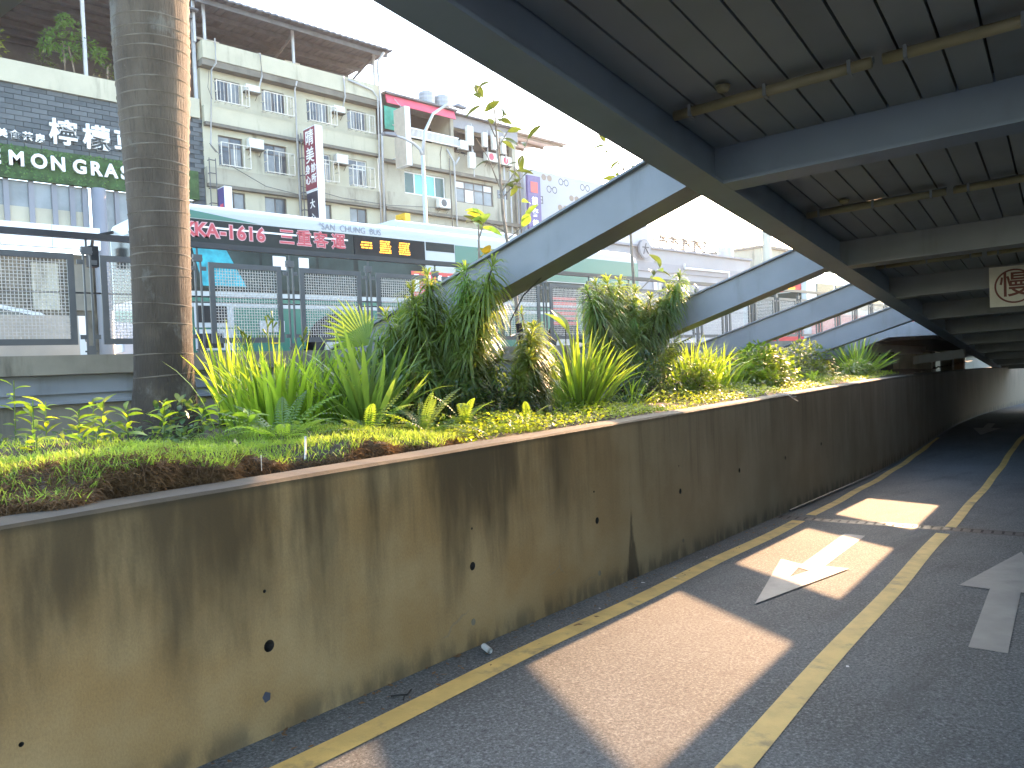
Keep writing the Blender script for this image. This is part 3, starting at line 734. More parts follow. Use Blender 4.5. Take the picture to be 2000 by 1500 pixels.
stuff(m.build('hedge_leaves', M_far, lb))
for ch, x, sx_ in (('L', 6.83, 1), ('E', 7.80, 1), ('M', 8.62, 1), ('O', 9.52, 1), ('N', 10.30, 1), ('G', 11.22, 1), ('R', 11.92, 1), ('A', 12.60, 1), ('S', 13.24, 1), ('S', 13.9, 1)):
    letter('letter', ch, .90, (x-.05, BY-.30, 11.80), (0, -1, 0), lb, M_letter, .028, .12, sx=.92)
for ch, x in (('檸', 10.62), ('檬', 12.05), ('草', 13.45)):
    letter('letter', ch, 1.25, (x, BY-.08, 13.32), (0, -1, 0), lb, M_letter, .03, .12)
for ch, x in (('歐', 7.55), ('美', 8.12), ('食', 8.62), ('茶', 9.13), ('房', 9.63)):
    letter('letter', ch, .42, (x, BY-.05, 12.95), (0, -1, 0), lb, M_letter, .012, .08)
# glazed storey under the hedge fascia
for x in [5.3, 6.25, 7.15, 8.05, 9.05, 10.0, 10.75, 11.3]:
    m = MB(); m.box((x, BY+.0, 8.9), (x+.22, BY+.2, 10.94)); m.build('mullion', M_greyd, lb)
m = MB(); m.box((3, BY+.12, 8.9), (11.6, BY+.15, 10.94)); m.build('glazing', M_glassl, lb)
m = MB(); m.box((3, BY+.10, 9.0), (11.4, BY+.118, 9.75)); m.build('blind', M_beige2, lb)
m = MB(); m.tube([(12.0, BY-.05, 1.6), (12.0, BY-.05, 10.94)], .33, 16); m.build('column', M_greyd, lb, True)
for x in (12.75, 13.5, 14.3, 15.2, 16.1):
    m = MB(); m.box((x, BY, 8.2), (x+.2, BY+.2, 10.94)); m.build('mullion', M_greyd, lb)
m = MB(); m.box((12.4, BY+.12, 5.0), (16.89, BY+.15, 10.94)); m.build('glazing', M_glassl, lb)
m = MB(); m.box((3, BY+.25, 1.6), (12, BY+.35, 7.7)); m.build('shop_back', mat('dim shop interior', (.10, .085, .06), .7, .5, .8), lb)
for x, c in ((6.5, M_signy), (9.0, M_beige2), (10.5, M_dtrim)):
    m = MB(); m.box((x, BY+.1, 5.0), (x+1.1, BY+.24, 5.5 if c is M_signy else 7.2)); m.build('shop_display', c, lb)
m = MB()
for k in range(5): m.box((1.5+k*2.05, BY-.9, 7.8), (3.53+k*2.05, BY-.6, 8.85))
m.build('white_fascia', M_signw, lb)
# roof terrace shed behind the parapet
rf = MB()
for k in range(40): rf.box((1.2+.4*k, BY-.6, 20.8+(.04 if k % 2 else 0)-.0), (1.6+.4*k, BY+10, 20.9+(.04 if k % 2 else 0)))
ro = rf.build('roof', M_roof, lb)
for k in range(9):
    m = MB(); m.box((1.3, BY-.3+k*1.1, 20.5), (17.0, BY-.1+k*1.1, 20.78)); m.build('rafter', M_acd, ro)
m = MB(); m.box((1.5, BY+9, 16), (17.2, BY+9.2, 20.8)); m.box((1.5, BY+.3, 15.9), (17.2, BY+9, 16.0)); m.build('roof_room', M_roof, lb)
for x in (11.68, 17.0):
    m = MB(); m.box((x, BY-.10, 16.36), (x+.15, BY+.05, 20.8)); m.build('roof_post', M_pipe, lb)
# potted tree and shrubs on that roof terrace
def blob_leaves(m, c, rad, n, ls, flat=.6, hang=0):
    for _ in range(n):
        while True:
            p = Vector((rnd.uniform(-1, 1), rnd.uniform(-1, 1), rnd.uniform(-1, 1)))
            if .25 < p.length < 1: break
        q = Vector((c[0]+p.x*rad[0], c[1]+p.y*rad[1], c[2]+p.z*rad[2]))
        d = (p + Vector((rnd.uniform(-.6, .6), rnd.uniform(-.6, .6), rnd.uniform(-.3, .7)-hang))).normalized()
        add_leaf(m, q, d, ls*rnd.uniform(.7, 1.3), ls*flat*rnd.uniform(.7, 1.2))
def add_leaf(m, q, d, L, W, droop=.25, seg=2, up=None):
    side = d.cross(Vector((rnd.uniform(-.4, .4), rnd.uniform(-.4, .4), 1)))
    if side.length < 1e-3: side = Vector((1, 0, 0))
    side.normalize(); vs = []; n = seg*2
    for i in range(seg*2+1):
        t = i/(seg*2)
        wd = W*.5*math.sin(math.pi*min(1, .08+t*.92))**.8 if 0 < t < 1 else W*.04
        c = q + d*(L*t) - Vector((0, 0, 1))*(droop*L*t*t)
        vs += [tuple(c-side*wd), tuple(c+side*wd)]
    m.add(vs, [(2*i, 2*i+1, 2*i+3, 2*i+2) for i in range(n)])
tr = thing('terrace_tree', 'small feathery green tree growing on the roof terrace behind the white pole', 'tree', (11.1, 41.6, 16.2))
m = MB(); m.tube([(10.95, BY+.5, 16.0), (11.0, BY+.5, 17.0), (10.95, BY+.5, 18.0)], [.07, .05, .03], 6); m.tube([(11.5, BY+.5, 16.0), (11.35, BY+.5, 16.9), (11.2, BY+.5, 17.8)], .04, 6); m.build('trunk', M_bark, tr)
m = MB()
for c in ((10.6, 18.0, .8), (11.3, 18.6, .7), (11.9, 18.0, .85), (12.5, 17.7, .5), (11.2, 17.5, .7), (10.2, 17.6, .4), (11.0, 19.0, .35)): blob_leaves(m, (c[0], BY+.4, c[1]), (c[2]*.8, .6, c[2]*.5), 110, .20, .5)
stuff(m.build('crown', M_far, tr))
tr = thing('terrace_shrub', 'yellowish shrub on the roof terrace at the picture left edge', 'shrub', (8.0, 41.4, 16.2))
m = MB(); m.tube([(7.9, BY+.3, 16.0), (7.95, BY+.3, 17.5)], .04, 5); m.build('stem', M_bark, tr)
m = MB(); blob_leaves(m, (7.85, BY+.3, 17.2), (.75, .5, 1.0), 160, .22, .5); stuff(m.build('crown', M_olive, tr))
tr = thing('terrace_shrub', 'dark straggly shrub beside the palm trunk on the roof terrace', 'shrub', (12.8, 41.4, 16.2))
m = MB(); m.tube([(12.8, BY+.3, 16.0), (12.85, BY+.3, 17.2)], .04, 5); m.build('stem', M_bark, tr)
m = MB(); blob_leaves(m, (12.8, BY+.3, 16.8), (.6, .4, .6), 120, .16, .5); blob_leaves(m, (10.0, BY+.3, 16.7), (.6, .4, .5), 90, .15, .5); stuff(m.build('crown', M_dark, tr))

# --- house with the pink awning
hp = thing('awning_house', 'weathered beige house with pink roof awning and white balcony rail', 'building', (31.7, 43, 1.6))
facade(hp, 28.80, 34.72, 1.6, 16.6, [(5, 8, [(29.5, 34)]), (13.05, 14.52, [(30.57, 34.03)])], M_beige2)
w_ = window(hp, 30.57, 34.03, 13.05, 14.52, 4, fr=M_framew, gl=(M_glassd, M_glassg, M_glassg, M_glassd), fw=.09)
for zc in (14.78, 11.75):
    m = MB(); m.box((28.85, BY-.35, zc), (34.8, BY-.003, zc+.2)); m.build('ledge', M_dtrim, hp)
m = MB(); m.box((28.85, BY-.25, 14.99), (34.7, BY-.003, 16.6)); m.build('spandrel', M_beige, hp)
m = MB(); m.box((28.85, BY-.22, 11.952), (34.7, BY-.003, 12.95)); m.build('spandrel', M_beige2, hp)
m = MB(); m.prism([(BY-.75, 18.42), (BY-.6, 18.98), (BY-.5, 18.98), (BY-.65, 18.42)], (28.95, 34.6), 0); m.build('awning', M_pink, hp)
m = MB(); m.box((28.8, BY-.8, 19.0), (34.8, BY+5, 19.12)); m.build('roof', M_roof, hp)
m = MB(); m.box((28.9, BY+1.8, 16.6), (34.6, BY+2.0, 19)); m.build('balcony_back', M_void, hp)
m = MB(); m.box((34.45, BY-.3, 16.6), (34.72, BY+1.8, 19)); m.build('side_wall', M_beige2, hp)
m = MB(); m.box((28.9, BY-.45, 16.85), (30.3, BY-.40, 18.3)); m.build('green_net', M_gnet, hp)
m = MB()
for z in (16.62, 17.18): m.box((30.2, BY-.55, z), (34.95, BY-.47, z+.08))
for i in range(45): x = 30.22+i*.105; m.box((x, BY-.535, 16.70), (x+.045, BY-.485, 17.18))
m.box((30.3, BY-.46, 16.62), (30.38, BY, 16.7)); m.build('balcony_rail', M_framew, hp)
for x in (31.2, 32.2, 33.6): pipe(hp, [(x, BY-.3, 16.5), (x-.15, BY-.3, 16.0), (x-.15, BY-.3, 14.9)], .025, M_dtrim)
pipe(hp, [(34.0, BY-.35, 16.4), (34.55, BY-.4, 15.6), (34.6, BY-.4, 10)], .06)
pipe(hp, [(35.1, BY-.35, 16.0), (34.65, BY-.4, 15.4)], .06)
pipe(hp, [(34.2, BY-.36, 15.8), (34.2, BY-.36, 10)], .04, M_dtrim)
aircon(32.9, 12.28, 'outdoor cooler with pale round fan below the green glass window', y=BY-.25, w_=.95, h=.62)
for i, (x, h) in enumerate(((32.86, 20.05), (34.2, 20.15))):
    t = thing('water_tank', ['ribbed steel roof tank left of the street lamp head', 'wider ribbed steel roof tank behind the street lamp head'][i], 'water tank', (x+.6, 42, 19.12), 'steel water tanks on the roof')
    m = MB(); zz = [19.13+i_*.14 for i_ in range(10)]
    m.tube([(x+.58, BY+.9, z) for z in zz], [(.56 if k % 2 else .585)+.06*i for k in range(10)], 20); m.build('drum', M_stainless, t)
    m = MB(); m.tube([(x+.58, BY+.9, zz[-1]+.002), (x+.58, BY+.9, zz[-1]+.16), (x+.58, BY+.9, zz[-1]+.2)], [.56, .25, .1], 20); m.build('lid', M_stainless, t)
t = thing('roof_antenna', 'thin television aerial on the roof beside the pink awning', 'antenna', (29.2, 41, 19.1))
m = MB(); m.tube([(29.15, BY, 19.1), (29.15, BY, 20.9)], .025, 5); m.tube([(28.85, BY+.1, 19.1), (28.85, BY+.1, 20.7)], .02, 5); m.build('mast', M_pipe, t)
m = MB(); m.tube([(28.85, BY, 20.1), (29.8, BY, 20.0), (30.0, BY, 19.6), (29.7, BY, 19.2)], .02, 5); m.tube([(29.0, BY, 19.6), (30.2, BY, 19.4)], .02, 5); m.build('arm', M_pipe, t)

# --- house with rooftop antennas
ha = thing('antenna_house', 'dirty beige house with phone antennas along its dark top storey', 'building', (38, 43, 1.6))
facade(ha, 34.76, 41.0, 1.6, 18.1, [(5, 8, [(35.2, 40)]), (13.0, 14.52, [(34.95, 38.5)]), (16.4, 18.06, [(34.95, 40.6)])], M_beige2)
window(ha, 34.95, 38.5, 13.0, 14.52, 4, fr=M_frame, gl=(M_glassl, M_framew, M_glassl), transom=14.0, fw=.08)
m = MB(); m.box((34.9, BY+.6, 16.3), (40.9, BY+.7, 18.1)); m.build('room_back', M_void, ha)
m = MB(); m.box((34.76, BY-.15, 18.1), (41.1, BY+.2, 18.93)); m.build('parapet', M_grey, ha)
m = MB(); m.box((34.7, BY-.5, 18.94), (41.2, BY+4, 19.04)); m.build('roof', M_roof, ha)
for zc in (14.75, 11.7):
    m = MB(); m.box((34.8, BY-.35, zc), (41.05, BY-.003, zc+.25)); m.build('ledge', M_dtrim, ha)
m = MB(); m.box((38.9, BY-.02, 13.7), (39.9, BY-.003, 14.3)); m.build('vent_panel', M_glass, ha)
for x in (39.5, 40.1, 40.6, 41.05): pipe(ha, [(x, BY-.2, 16.2), (x, BY-.2, 9.5)], .06, M_pipe if x < 40.5 else M_dtrim)
for i, (x, z0, z1, lb2) in enumerate(((35.6, 16.9, 18.2, 'tall white phone antenna panel nearest the lamp arm'), (35.7, 15.3, 16.4, 'white antenna box hung below the tallest phone antenna'), (37.1, 17.0, 18.0, 'slim white phone antenna in the middle of the dark storey'), (38.0, 16.95, 18.3, 'wide grey phone antenna above the twin coolers'), (38.9, 16.8, 18.0, 'narrow pale phone antenna beside the wide grey one'))):
    t = thing('phone_antenna', lb2, 'antenna', (x+.25, BY-.5, z0), 'phone antennas on the house front')
    m = MB(); m.box((x, BY-.75, z0), (x+(.55 if i in (0, 1, 3) else .36), BY-.5, z1)); m.build('panel', M_ac, t)
    m = MB(); m.tube([(x+.62, BY-.45, z0-.5), (x+.62, BY-.45, z1+.3)], .04, 6); m.bar((x+.62, BY-.45, z0+.2), (x+.4, BY-.5, z0+.2), .05); m.build('mast', M_pipe, t)
t = aircon(37.65, 16.18, 'left of two outdoor coolers on the antenna house', w_=1.05, h=.62, red=True)
aircon(39.1, 16.12, 'right of two outdoor coolers on the antenna house, behind the sapling', w_=1.0, h=.62, red=True)
aircon(34.95, 16.5, 'boxy cooler at the end of the white balcony rail', y=BY-.3, w_=.7, h=.6, fan=False)
# canopy roof sheet sticking out beyond the antenna house
cn = thing('roof_canopy', 'pale ribbed canopy roof jutting out above the spectacles billboard', 'canopy', (44, 44, 17))
m = MB(); m.prism([(41.2, BY), (47.15, BY), (41.2, BY+7.5)], (18.92, 19.0), 2); m.build('sheet', M_canv, cn)
for k in range(5):
    yy = BY+.3+k*1.3; xr = 41.2 + 5.9*(1-(yy-BY)/7.5)
    m = MB(); m.box((41.2, yy, 18.72), (xr, yy+.14, 18.915)); m.build('rib', M_tan, cn)
m = MB(); m.tube([(46.6, BY+.2, 12.9), (46.6, BY+.2, 18.9)], .06, 6); m.build('post', M_pipe, cn)
m = MB(); m.tube([(46.9, BY+.1, 18.7), (41.5, BY+.1, 16.3)], .04, 6); m.build('stay', M_pipe, cn)

# --- billboard building
bb = thing('billboard_building', 'pale wall printed with spectacles and letters beyond the antenna house', 'building', (49, 43, 1.6))
m = MB(); m.box((41.5, BY-.2, 1.6), (47.5, BY+8, 11.6)); m.box((41.5, BY-.2, 11.6), (57.0, BY+8, 16.28)); m.build('wall', M_bill, bb)
def specs(x, z, kind, r=.27):
    m = MB(); n = 20; y = BY-.206
    for cx in (x-.32, x+.32):
        if kind == 'tan': m.add([(cx+r*math.cos(2*math.pi*k/n), y, z+r*.9*math.sin(2*math.pi*k/n)) for k in range(n)], [tuple(range(n))])
        else: m.add([(cx+q*math.cos(2*math.pi*k/n), y, z+q*math.sin(2*math.pi*k/n)) for q in (r, r-.06) for k in range(n)], [(k, (k+1) % n, n+(k+1) % n, n+k) for k in range(n)])
    m.add([(x-.08, y, z+.05), (x+.08, y, z+.05), (x+.08, y, z+.1), (x-.08, y, z+.1)], [(0, 1, 2, 3)])
    m.build('printed_spectacles', M_tan if kind == 'tan' else M_ink, bb)
for x, z, k in ((44.05, 15.85, 'tan'), (46.0, 15.75, 'o'), (48.6, 15.65, 'o'), (51.3, 15.6, 'tan'), (54, 15.5, 'o'), (44.6, 15.0, 'o'), (47.2, 14.6, 'tan'), (50.5, 14.3, 'o'), (53.0, 14.0, 'o'), (45.8, 13.7, 'tan'), (49.2, 13.2, 'o'), (44.7, 12.7, 'o'), (47.5, 11.6, 'o'), (52, 12.6, 'o'), (43.6, 11.5, 'o'), (45.9, 11.2, 'tan'), (50.4, 11.7, 'o')): specs(x, z, k)
for x, z, sp_ in ((43.4, 14.1, math.pi), (47.6, 12.6, math.pi/2), (44.6, 9.9, math.pi), (50, 15.0, 0)):
    letter('printed_letter', 'E', .85, (x, BY-.205, z), (0, -1, 0), bb, M_ink, 0, .004, spin=sp_)
t = thing('purple_sign', 'purple vertical shop sign with red mark left of the spectacles billboard', 'sign', (41.6, 40, 11))
m = MB(); m.box((40.9, BY-1.2, 10.6), (42.25, BY-1.0, 15.45)); m.build('board', M_purple, t)
m = MB(); m.box((41.2, BY-1.21, 14.2), (41.95, BY-1.202, 15.0)); m.build('red_mark', M_busr, t)
for i, ch in enumerate('鏡齊鏡會'): letter('lettering', ch, .66, (41.6, BY-1.205, 13.55-i*.85), (0, -1, 0), t, M_letter, .01, .01)

# --- far grey house
fg = thing('grey_house', 'low grey clad house with lattice frame on its roof, seen below the struts', 'building', (64, 44, 1.6))
m = MB(); m.box((47.6, BY, 1.6), (75.5, BY+9, 11.4)); m.build('wall', M_grey, fg)
m = MB(); m.box((47.6, BY-.24, 11.4), (75.6, BY+9, 11.59)); m.build('coping', M_greyd, fg)
m = MB(); m.box((52.0, BY-.12, 9.35), (75.4, BY-.003, 10.15)); m.build('band', M_greyd, fg)
for x in (57.8, 62.4, 67.0, 71.5):
    w_ = window(fg, x, x+1.5, 7.4, 8.75, 2, y=BY-.15, fr=M_greyd, gl=(M_framew, M_glassl), fw=.12)
m = MB(); m.tube([(62.6, BY-.3, 10.3), (62.6, BY-.3, 9.9), (70.6, BY-.3, 9.9), (70.6, BY-.3, 9.3)], .10, 6); m.build('drain_pipe', M_framew, fg)
m = MB(); m.box((58.3, BY+1, 11.6), (59.3, BY+2, 13.6)); m.build('roof_cabin', M_signw, fg)
lt = thing('roof_lattice', 'rusty lattice advertising frame standing on the far grey roof', 'frame', (65, 42, 11.6))
m = MB(); xs = [59.9+1.9*k for k in range(6)]
for x in xs:
    for yy in (BY+.5, BY+1.6): m = MB(); m.bar((x, yy, 11.6), (x, yy, 13.1), .12); m.build('upright', M_tan, lt)
for yy in (BY+.5, BY+1.6):
    for zz in (13.1, 12.7): m = MB(); m.bar((59.9, yy, zz), (69.4, yy, zz), .12); m.build('rail', M_tan, lt)
for a, b in zip(xs, xs[1:]):
    for yy in (BY+.5, BY+1.6): m = MB(); m.bar((a, yy, 13.0), (b, yy, 11.7), .10); m.build('brace', M_tan, lt)
t = thing('water_tank', 'small grey tank alone on the far grey roof', 'water tank', (72.3, 42, 11.6))
m = MB(); m.tube([(72.3, BY+1, 11.62), (72.3, BY+1, 12.7)], .85, 16); m.build('drum', M_stainless, t)
m = MB(); m.tube([(72.3, BY+1, 12.702), (72.3, BY+1, 12.85)], [.85, .3], 16); m.build('lid', M_stainless, t)
t = thing('round_sign', 'round white sign with a grey figure on the far grey house', 'sign', (56.2, 40.5, 11))
m = MB(); n = 24; m.tube([(56.2, BY-.5, 11.2), (56.2, BY-.35, 11.2)], .78, n); m.build('disc', M_grey, t)
m = MB(); m.tube([(56.2, BY-.45, 11.2), (56.2, BY-.33, 11.2)], .88, n); m.build('rim', M_greyd, t)
m = MB(); m.box((55.75, BY-.52, 11.3), (56.7, BY-.502, 11.4)); m.bar((56.3, BY-.51, 11.7), (55.9, BY-.51, 10.75), .08); m.bar((56.2, BY-.51, 11.3), (56.6, BY-.51, 10.8), .08); m.build('mark', M_ink, t)
# houses farther along, mostly hidden by the struts
for i, (xa, xb, h, mt_, lb3) in enumerate(((78, 92, 13, M_beige2, 'distant beige house glimpsed between the second and third struts'), (93, 112, 10.5, M_grey, 'distant grey house with ranks of windows behind the far struts'), (114, 150, 14, M_beige, 'distant pale house at the end of the street behind the far struts'))):
    t = thing('distant_house', lb3, 'building', ((xa+xb)/2, 45, 1.6))
    m = MB(); m.box((xa, BY, 1.6), (xb, BY+10, h)); m.build('wall', mt_, t)
    m = MB(); m.box((xa-.2, BY-.3, h), (xb+.2, BY+10, h+.3)); m.build('roof', M_dtrim, t)
    for zz in (3.5, 6.2, 8.9):
        for k in range(int((xb-xa)/3)):
            window(t, xa+1+k*3, xa+2.6+k*3, zz-.2, zz+1.4, 1, y=BY-.16, fr=M_framew, gl=(M_glass,), fw=.15)

# ================================================================== projecting signs
t = thing('maroon_sign', 'tall maroon sign with white characters jutting from the beige house', 'sign', (23.3, 39.6, 11))
m = MB(); m.box((22.95, BY-2.0, 12.0), (23.42, BY-.7, 15.6)); m.build('box', M_signw, t)
m = MB(); m.box((22.94, BY-1.98, 12.05), (22.948, BY-.72, 15.55)); m.build('face', M_red, t)
m = MB(); m.box((22.97, BY-1.98, 9.5), (23.40, BY-.72, 11.98)); m.build('lower_box', M_signw, t)
m = MB(); m.box((22.958, BY-1.96, 9.55), (22.966, BY-.74, 11.9)); m.build('lower_face', M_navy, t)
for ch, yy, zz, sz in (('晴', 0, 14.95, .95), ('美', 0, 13.95, .95), ('身', .32, 13.2, .55), ('心', .32, 12.6, .55), ('診', -.32, 13.2, .55), ('所', -.32, 12.6, .55)):
    letter('lettering', ch, sz, (22.934, BY-1.35+yy, zz), (-1, 0, 0), t, M_letter, .012, .01)
for i, ch in enumerate('大心'):
    letter('lettering', ch, .55, (22.952, BY-1.35, 11.2-i*.8), (-1, 0, 0), t, M_letter, .008, .01)
m = MB()
for zz in (10, 11, 12, 13, 14, 15): m.bar((22.8, BY-.7, zz), (22.8, BY-.3, zz), .05); m.bar((23.3, BY-.7, zz), (23.3, BY-.3, zz), .05); m.bar((22.8, BY-.65, zz), (23.3, BY-.65, zz), .05)
for xx in (22.8, 23.3): m.bar((xx, BY-.68, 9.6), (xx, BY-.68, 15.4), .05); m.bar((xx, BY-.36, 9.6), (xx, BY-.36, 15.4), .05)
m.build('bracket', M_acd, t)
t = thing('blank_sign', 'tall faded beige sign box with white edge beside the pink awning', 'sign', (29.3, 39.6, 14))
m = MB(); m.box((29.35, BY-2.0, 14.3), (29.75, BY-.8, 17.95)); m.build('box', M_signw, t)
m = MB(); m.box((29.34, BY-1.98, 14.32), (29.348, BY-.82, 17.93)); m.build('face', M_signb, t)
m = MB(); m.bar((29.5, BY-.8, 17.0), (29.5, BY, 17.4), .06); m.bar((29.5, BY-.8, 15.0), (29.5, BY, 15.0), .06); m.bar((29.5, BY-1.6, 17.9), (29.6, BY-.2, 19.2), .04); m.build('bracket', M_pipe, t)
t = thing('yellow_sign', 'small yellow sign box just above the bus roof', 'sign', (28.9, 39.5, 10.5))
m = MB(); m.box((29.0, BY-2.0, 10.2), (29.4, BY-1.0, 11.25)); m.build('box', M_signy, t)
m = MB(); m.box((28.99, BY-1.95, 10.25), (28.998, BY-1.05, 11.2)); m.build('face', M_signy, t)
letter('lettering', '中心', .42, (28.985, BY-1.5, 10.75), (-1, 0, 0), t, M_inkb, 0, .008)
m = MB(); m.bar((29.2, BY-1.0, 10.8), (29.2, BY-.2, 10.8), .06); m.build('bracket', M_acd, t)
t = thing('small_purple_sign', 'short purple and white sign box beside the palm trunk above the bus', 'sign', (18, 39.6, 10.3))
m = MB(); m.box((17.78, BY-1.3, 9.8), (18.2, BY-.5, 11.6)); m.build('box', M_signw, t)
m = MB(); m.box((17.77, BY-1.28, 9.85), (17.778, BY-.52, 11.55)); m.build('face', M_purple, t)
m = MB(); m.box((17.762, BY-1.15, 10.2), (17.768, BY-.75, 10.7)); m.build('mark', M_pink, t)
m = MB()
for zz in (10, 10.8, 11.6, 12.4, 13.1): m.bar((17.4, BY-.5, zz), (17.4, BY-.3, zz), .04); m.bar((17.4, BY-.5, zz), (17.75, BY-.5, zz), .04)
for xx in (17.4, 17.75): m.bar((xx, BY-.5, 9.6), (xx, BY-.5, 13.2), .04)
m.build('bracket', M_acd, t)

# ================================================================== street lamps
def lamp(x, y, h, lab, arms):
    t = thing('street_lamp', lab, 'street lamp', (x, y, 1.45), 'street lamps')
    m = MB(); m.tube([(x, y, 1.45), (x, y, 1.9)], .16, 10); m.build('base', M_lampp, t, True)
    m = MB(); m.tube([(x, y, 1.901), (x, y, 1.45+h)], [.10, .075], 10); m.build('pole', M_lampp, t, True)
    for dx, dz_, L in arms:
        pts = [(x, y, 1.45+h)] + [(x+dx*(1-math.cos(a))*1.0*L, y, 1.45+h+dz_*math.sin(a)) for a in (R(25), R(50), R(75), R(90))]
        m = MB(); m.tube(pts, [.07, .06, .055, .05, .045], 8); a_ = m.build('arm', M_lampp, t, True)
        e = Vector(pts[-1]); d = 1 if dx > 0 else -1
        m = MB(); m.prism([(e.x, e.z-.03), (e.x+d*.55, e.z-.05), (e.x+d*.6, e.z+.03), (e.x+d*.1, e.z+.10)], (y-.12, y+.12), 1); m.build('lamp_head', M_greyd, a_)
lamp(18.83, 24, 8.4, 'tall grey street lamp with one raised curved arm, right of the maroon sign', [(1, 2.3, 1.75), (-1, .55, 1.25)])
lamp(72, 30, 6.0, 'distant street lamp leaning into the gap between far struts', [(-1, 1.6, 2.0)])
m = MB(); m.tube([(38.7, 20, 1.45), (38.7, 20, 11)], .22, 12)
tag(m.build('concrete_pole', M_beigecol), 'thick pale round column seen above the second strut', 'column')

# ================================================================== vehicles
def wheel(parent, x, y, z, r=.48, out=-1):
    w_ = MB(); w_.tube([(x, y, z), (x, y+.26, z)], r, 24); wo2 = w_.build('wheel', M_rubber, parent, False)
    m = MB(); m.tube([(x, y-.012, z), (x, y-.003, z)], r*.58, 20); m.build('rim', M_rim, wo2)
    m = MB(); m.tube([(x, y-.05, z), (x, y-.013, z)], r*.2, 12); m.build('hub', M_rim, wo2)
b1 = thing('green_bus', 'green and white city bus with red lettering on black glass behind the fence', 'bus', (10.4, 13.8, 1.45))
BYY = 12.6
def roofprof(y0, y1, z0, z1, r=.22, n=5):
    p = [(y0, z0)]
    for k in range(n+1): a = math.pi - math.pi/2*k/n; p.append((y0+r+r*math.cos(a), z1-r+r*math.sin(a)))
    for k in range(n+1): a = math.pi/2 - math.pi/2*k/n; p.append((y1-r+r*math.cos(a), z1-r+r*math.sin(a)))
    return p + [(y1, z0)]
# body shell, lower half cut by the wheel arches
m = MB(); m.prism(roofprof(BYY, BYY+2.5, 2.70, 4.42), (4.85, 16.9), 0); m.prism(roofprof(BYY+.1, BYY+2.4, 2.70, 4.30), (4.55, 4.848), 0); m.prism(roofprof(BYY+.06, BYY+2.44, 2.70, 4.34), (16.902, 17.15), 0); m.build('body', M_busw, b1, False)
m = MB()
for a, b in ((4.56, 6.98), (8.42, 13.3), (14.8, 17.15)): m.box((a, BYY+.012, 1.72), (b, BYY+2.48, 2.698))
m.build('lower_body', M_busg, b1)
for cx in (7.70, 14.05):
    m = MB(); n = 14
    poly = [(cx-.72 if k == 0 else cx-.68*math.cos(math.pi*k/n), 1.98+.66*math.sin(math.pi*k/n)) for k in range(n+1)]
    poly = [(cx-.725, 2.698)] + [(cx-.725, 1.98)] + [(cx-.68*math.cos(math.pi*k/n), 1.98+.64*math.sin(math.pi*k/n)) for k in range(n+1)] + [(cx+.725, 1.98), (cx+.725, 2.698)]
    m.prism(poly, (BYY+.010, BYY+.04), 1); m.build('arch_trim', M_busg, b1)
    m = MB(); m.box((cx-.72, BYY+.35, 1.75), (cx+.72, BYY+.45, 2.69)); m.build('arch_liner', M_void, b1)
    wheel(b1, cx, BYY+.06, 1.93)
def plate(name, xa, xb, za, zb, mt, d=.006, par=None):
    m = MB(); m.box((xa, BYY-d, za), (xb, BYY-.0005 if d < .012 else BYY-.008, zb)); return m.build(name, mt, par or b1)
gb = plate('glass_band', 4.90, 9.83, 2.96, 4.14, M_busk, .006)
for a, b in ((4.93, 5.0), (5.05, 6.2), (6.25, 7.3), (7.35, 8.1), (8.2, 9.6)):
    m = MB(); m.box((a, BYY-.0095, 3.02), (b, BYY-.0065, 3.66)); m.build('pane', M_busv, gb)
for a, b in ((4.93, 5.3), (5.35, 6.55), (6.6, 8.05)):
    m = MB(); m.box((a, BYY-.0095, 3.72), (b, BYY-.0065, 4.10)); m.build('upper_pane', M_busk, gb)
m = MB(); m.add([(5.05, BYY-.012, 3.66), (5.62, BYY-.012, 3.66), (5.95, BYY-.012, 3.05), (5.2, BYY-.012, 3.05)], [(0, 1, 2, 3)]); m.build('curtain', M_curt, gb)
m = MB(); m.box((5.0, BYY-.013, 4.0), (8.0, BYY-.0105, 4.03)); m.build('interior_light_strip', M_letter, gb)
for xa, xb in ((6.45, 6.7), (6.95, 7.15)):
    m = MB(); m.box((xa, BYY-.0125, 3.38), (xb, BYY-.0105, 3.62)); m.build('notice', M_signw, gb)
m = MB(); m.box((4.92, BYY-.010, 3.675), (9.83, BYY-.0062, 3.715)); m.build('window_rail', M_rail, gb)
m = MB(); m.add([(4.86, BYY-.004, 4.15), (6.25, BYY-.004, 4.15), (4.86, BYY-.004, 4.30)], [(0, 1, 2)]); m.build('green_flash', M_busg, b1)
for ch, x in (('K', 5.02), ('K', 5.20), ('A', 5.40), ('-', 5.58), ('1', 5.72), ('6', 5.90), ('1', 6.07), ('6', 6.25)):
    letter('lettering_edge', ch, .31, (x, BYY-.014, 3.955), (0, -1, 0), gb, M_txtp, .022, .003)
    letter('lettering', ch, .31, (x, BYY-.018, 3.955), (0, -1, 0), gb, M_txtr, .008, .003)
for ch, x in (('三', 6.74), ('重', 7.08), ('客', 7.42), ('運', 7.79)):
    letter('lettering_edge', ch, .30, (x, BYY-.014, 3.955), (0, -1, 0), gb, M_txtp, .014, .003)
    letter('lettering', ch, .30, (x, BYY-.018, 3.955), (0, -1, 0), gb, M_txtr, .004, .003)
letter('roof_lettering', '"SAN  CHUNG  BUS', .17, (8.08, BYY-.004, 4.225), (0, -1, 0), b1, M_greyd, .0, .003, sx=.92)
ld = plate('led_sign', 8.13, 9.80, 3.73, 4.11, M_void, .016)
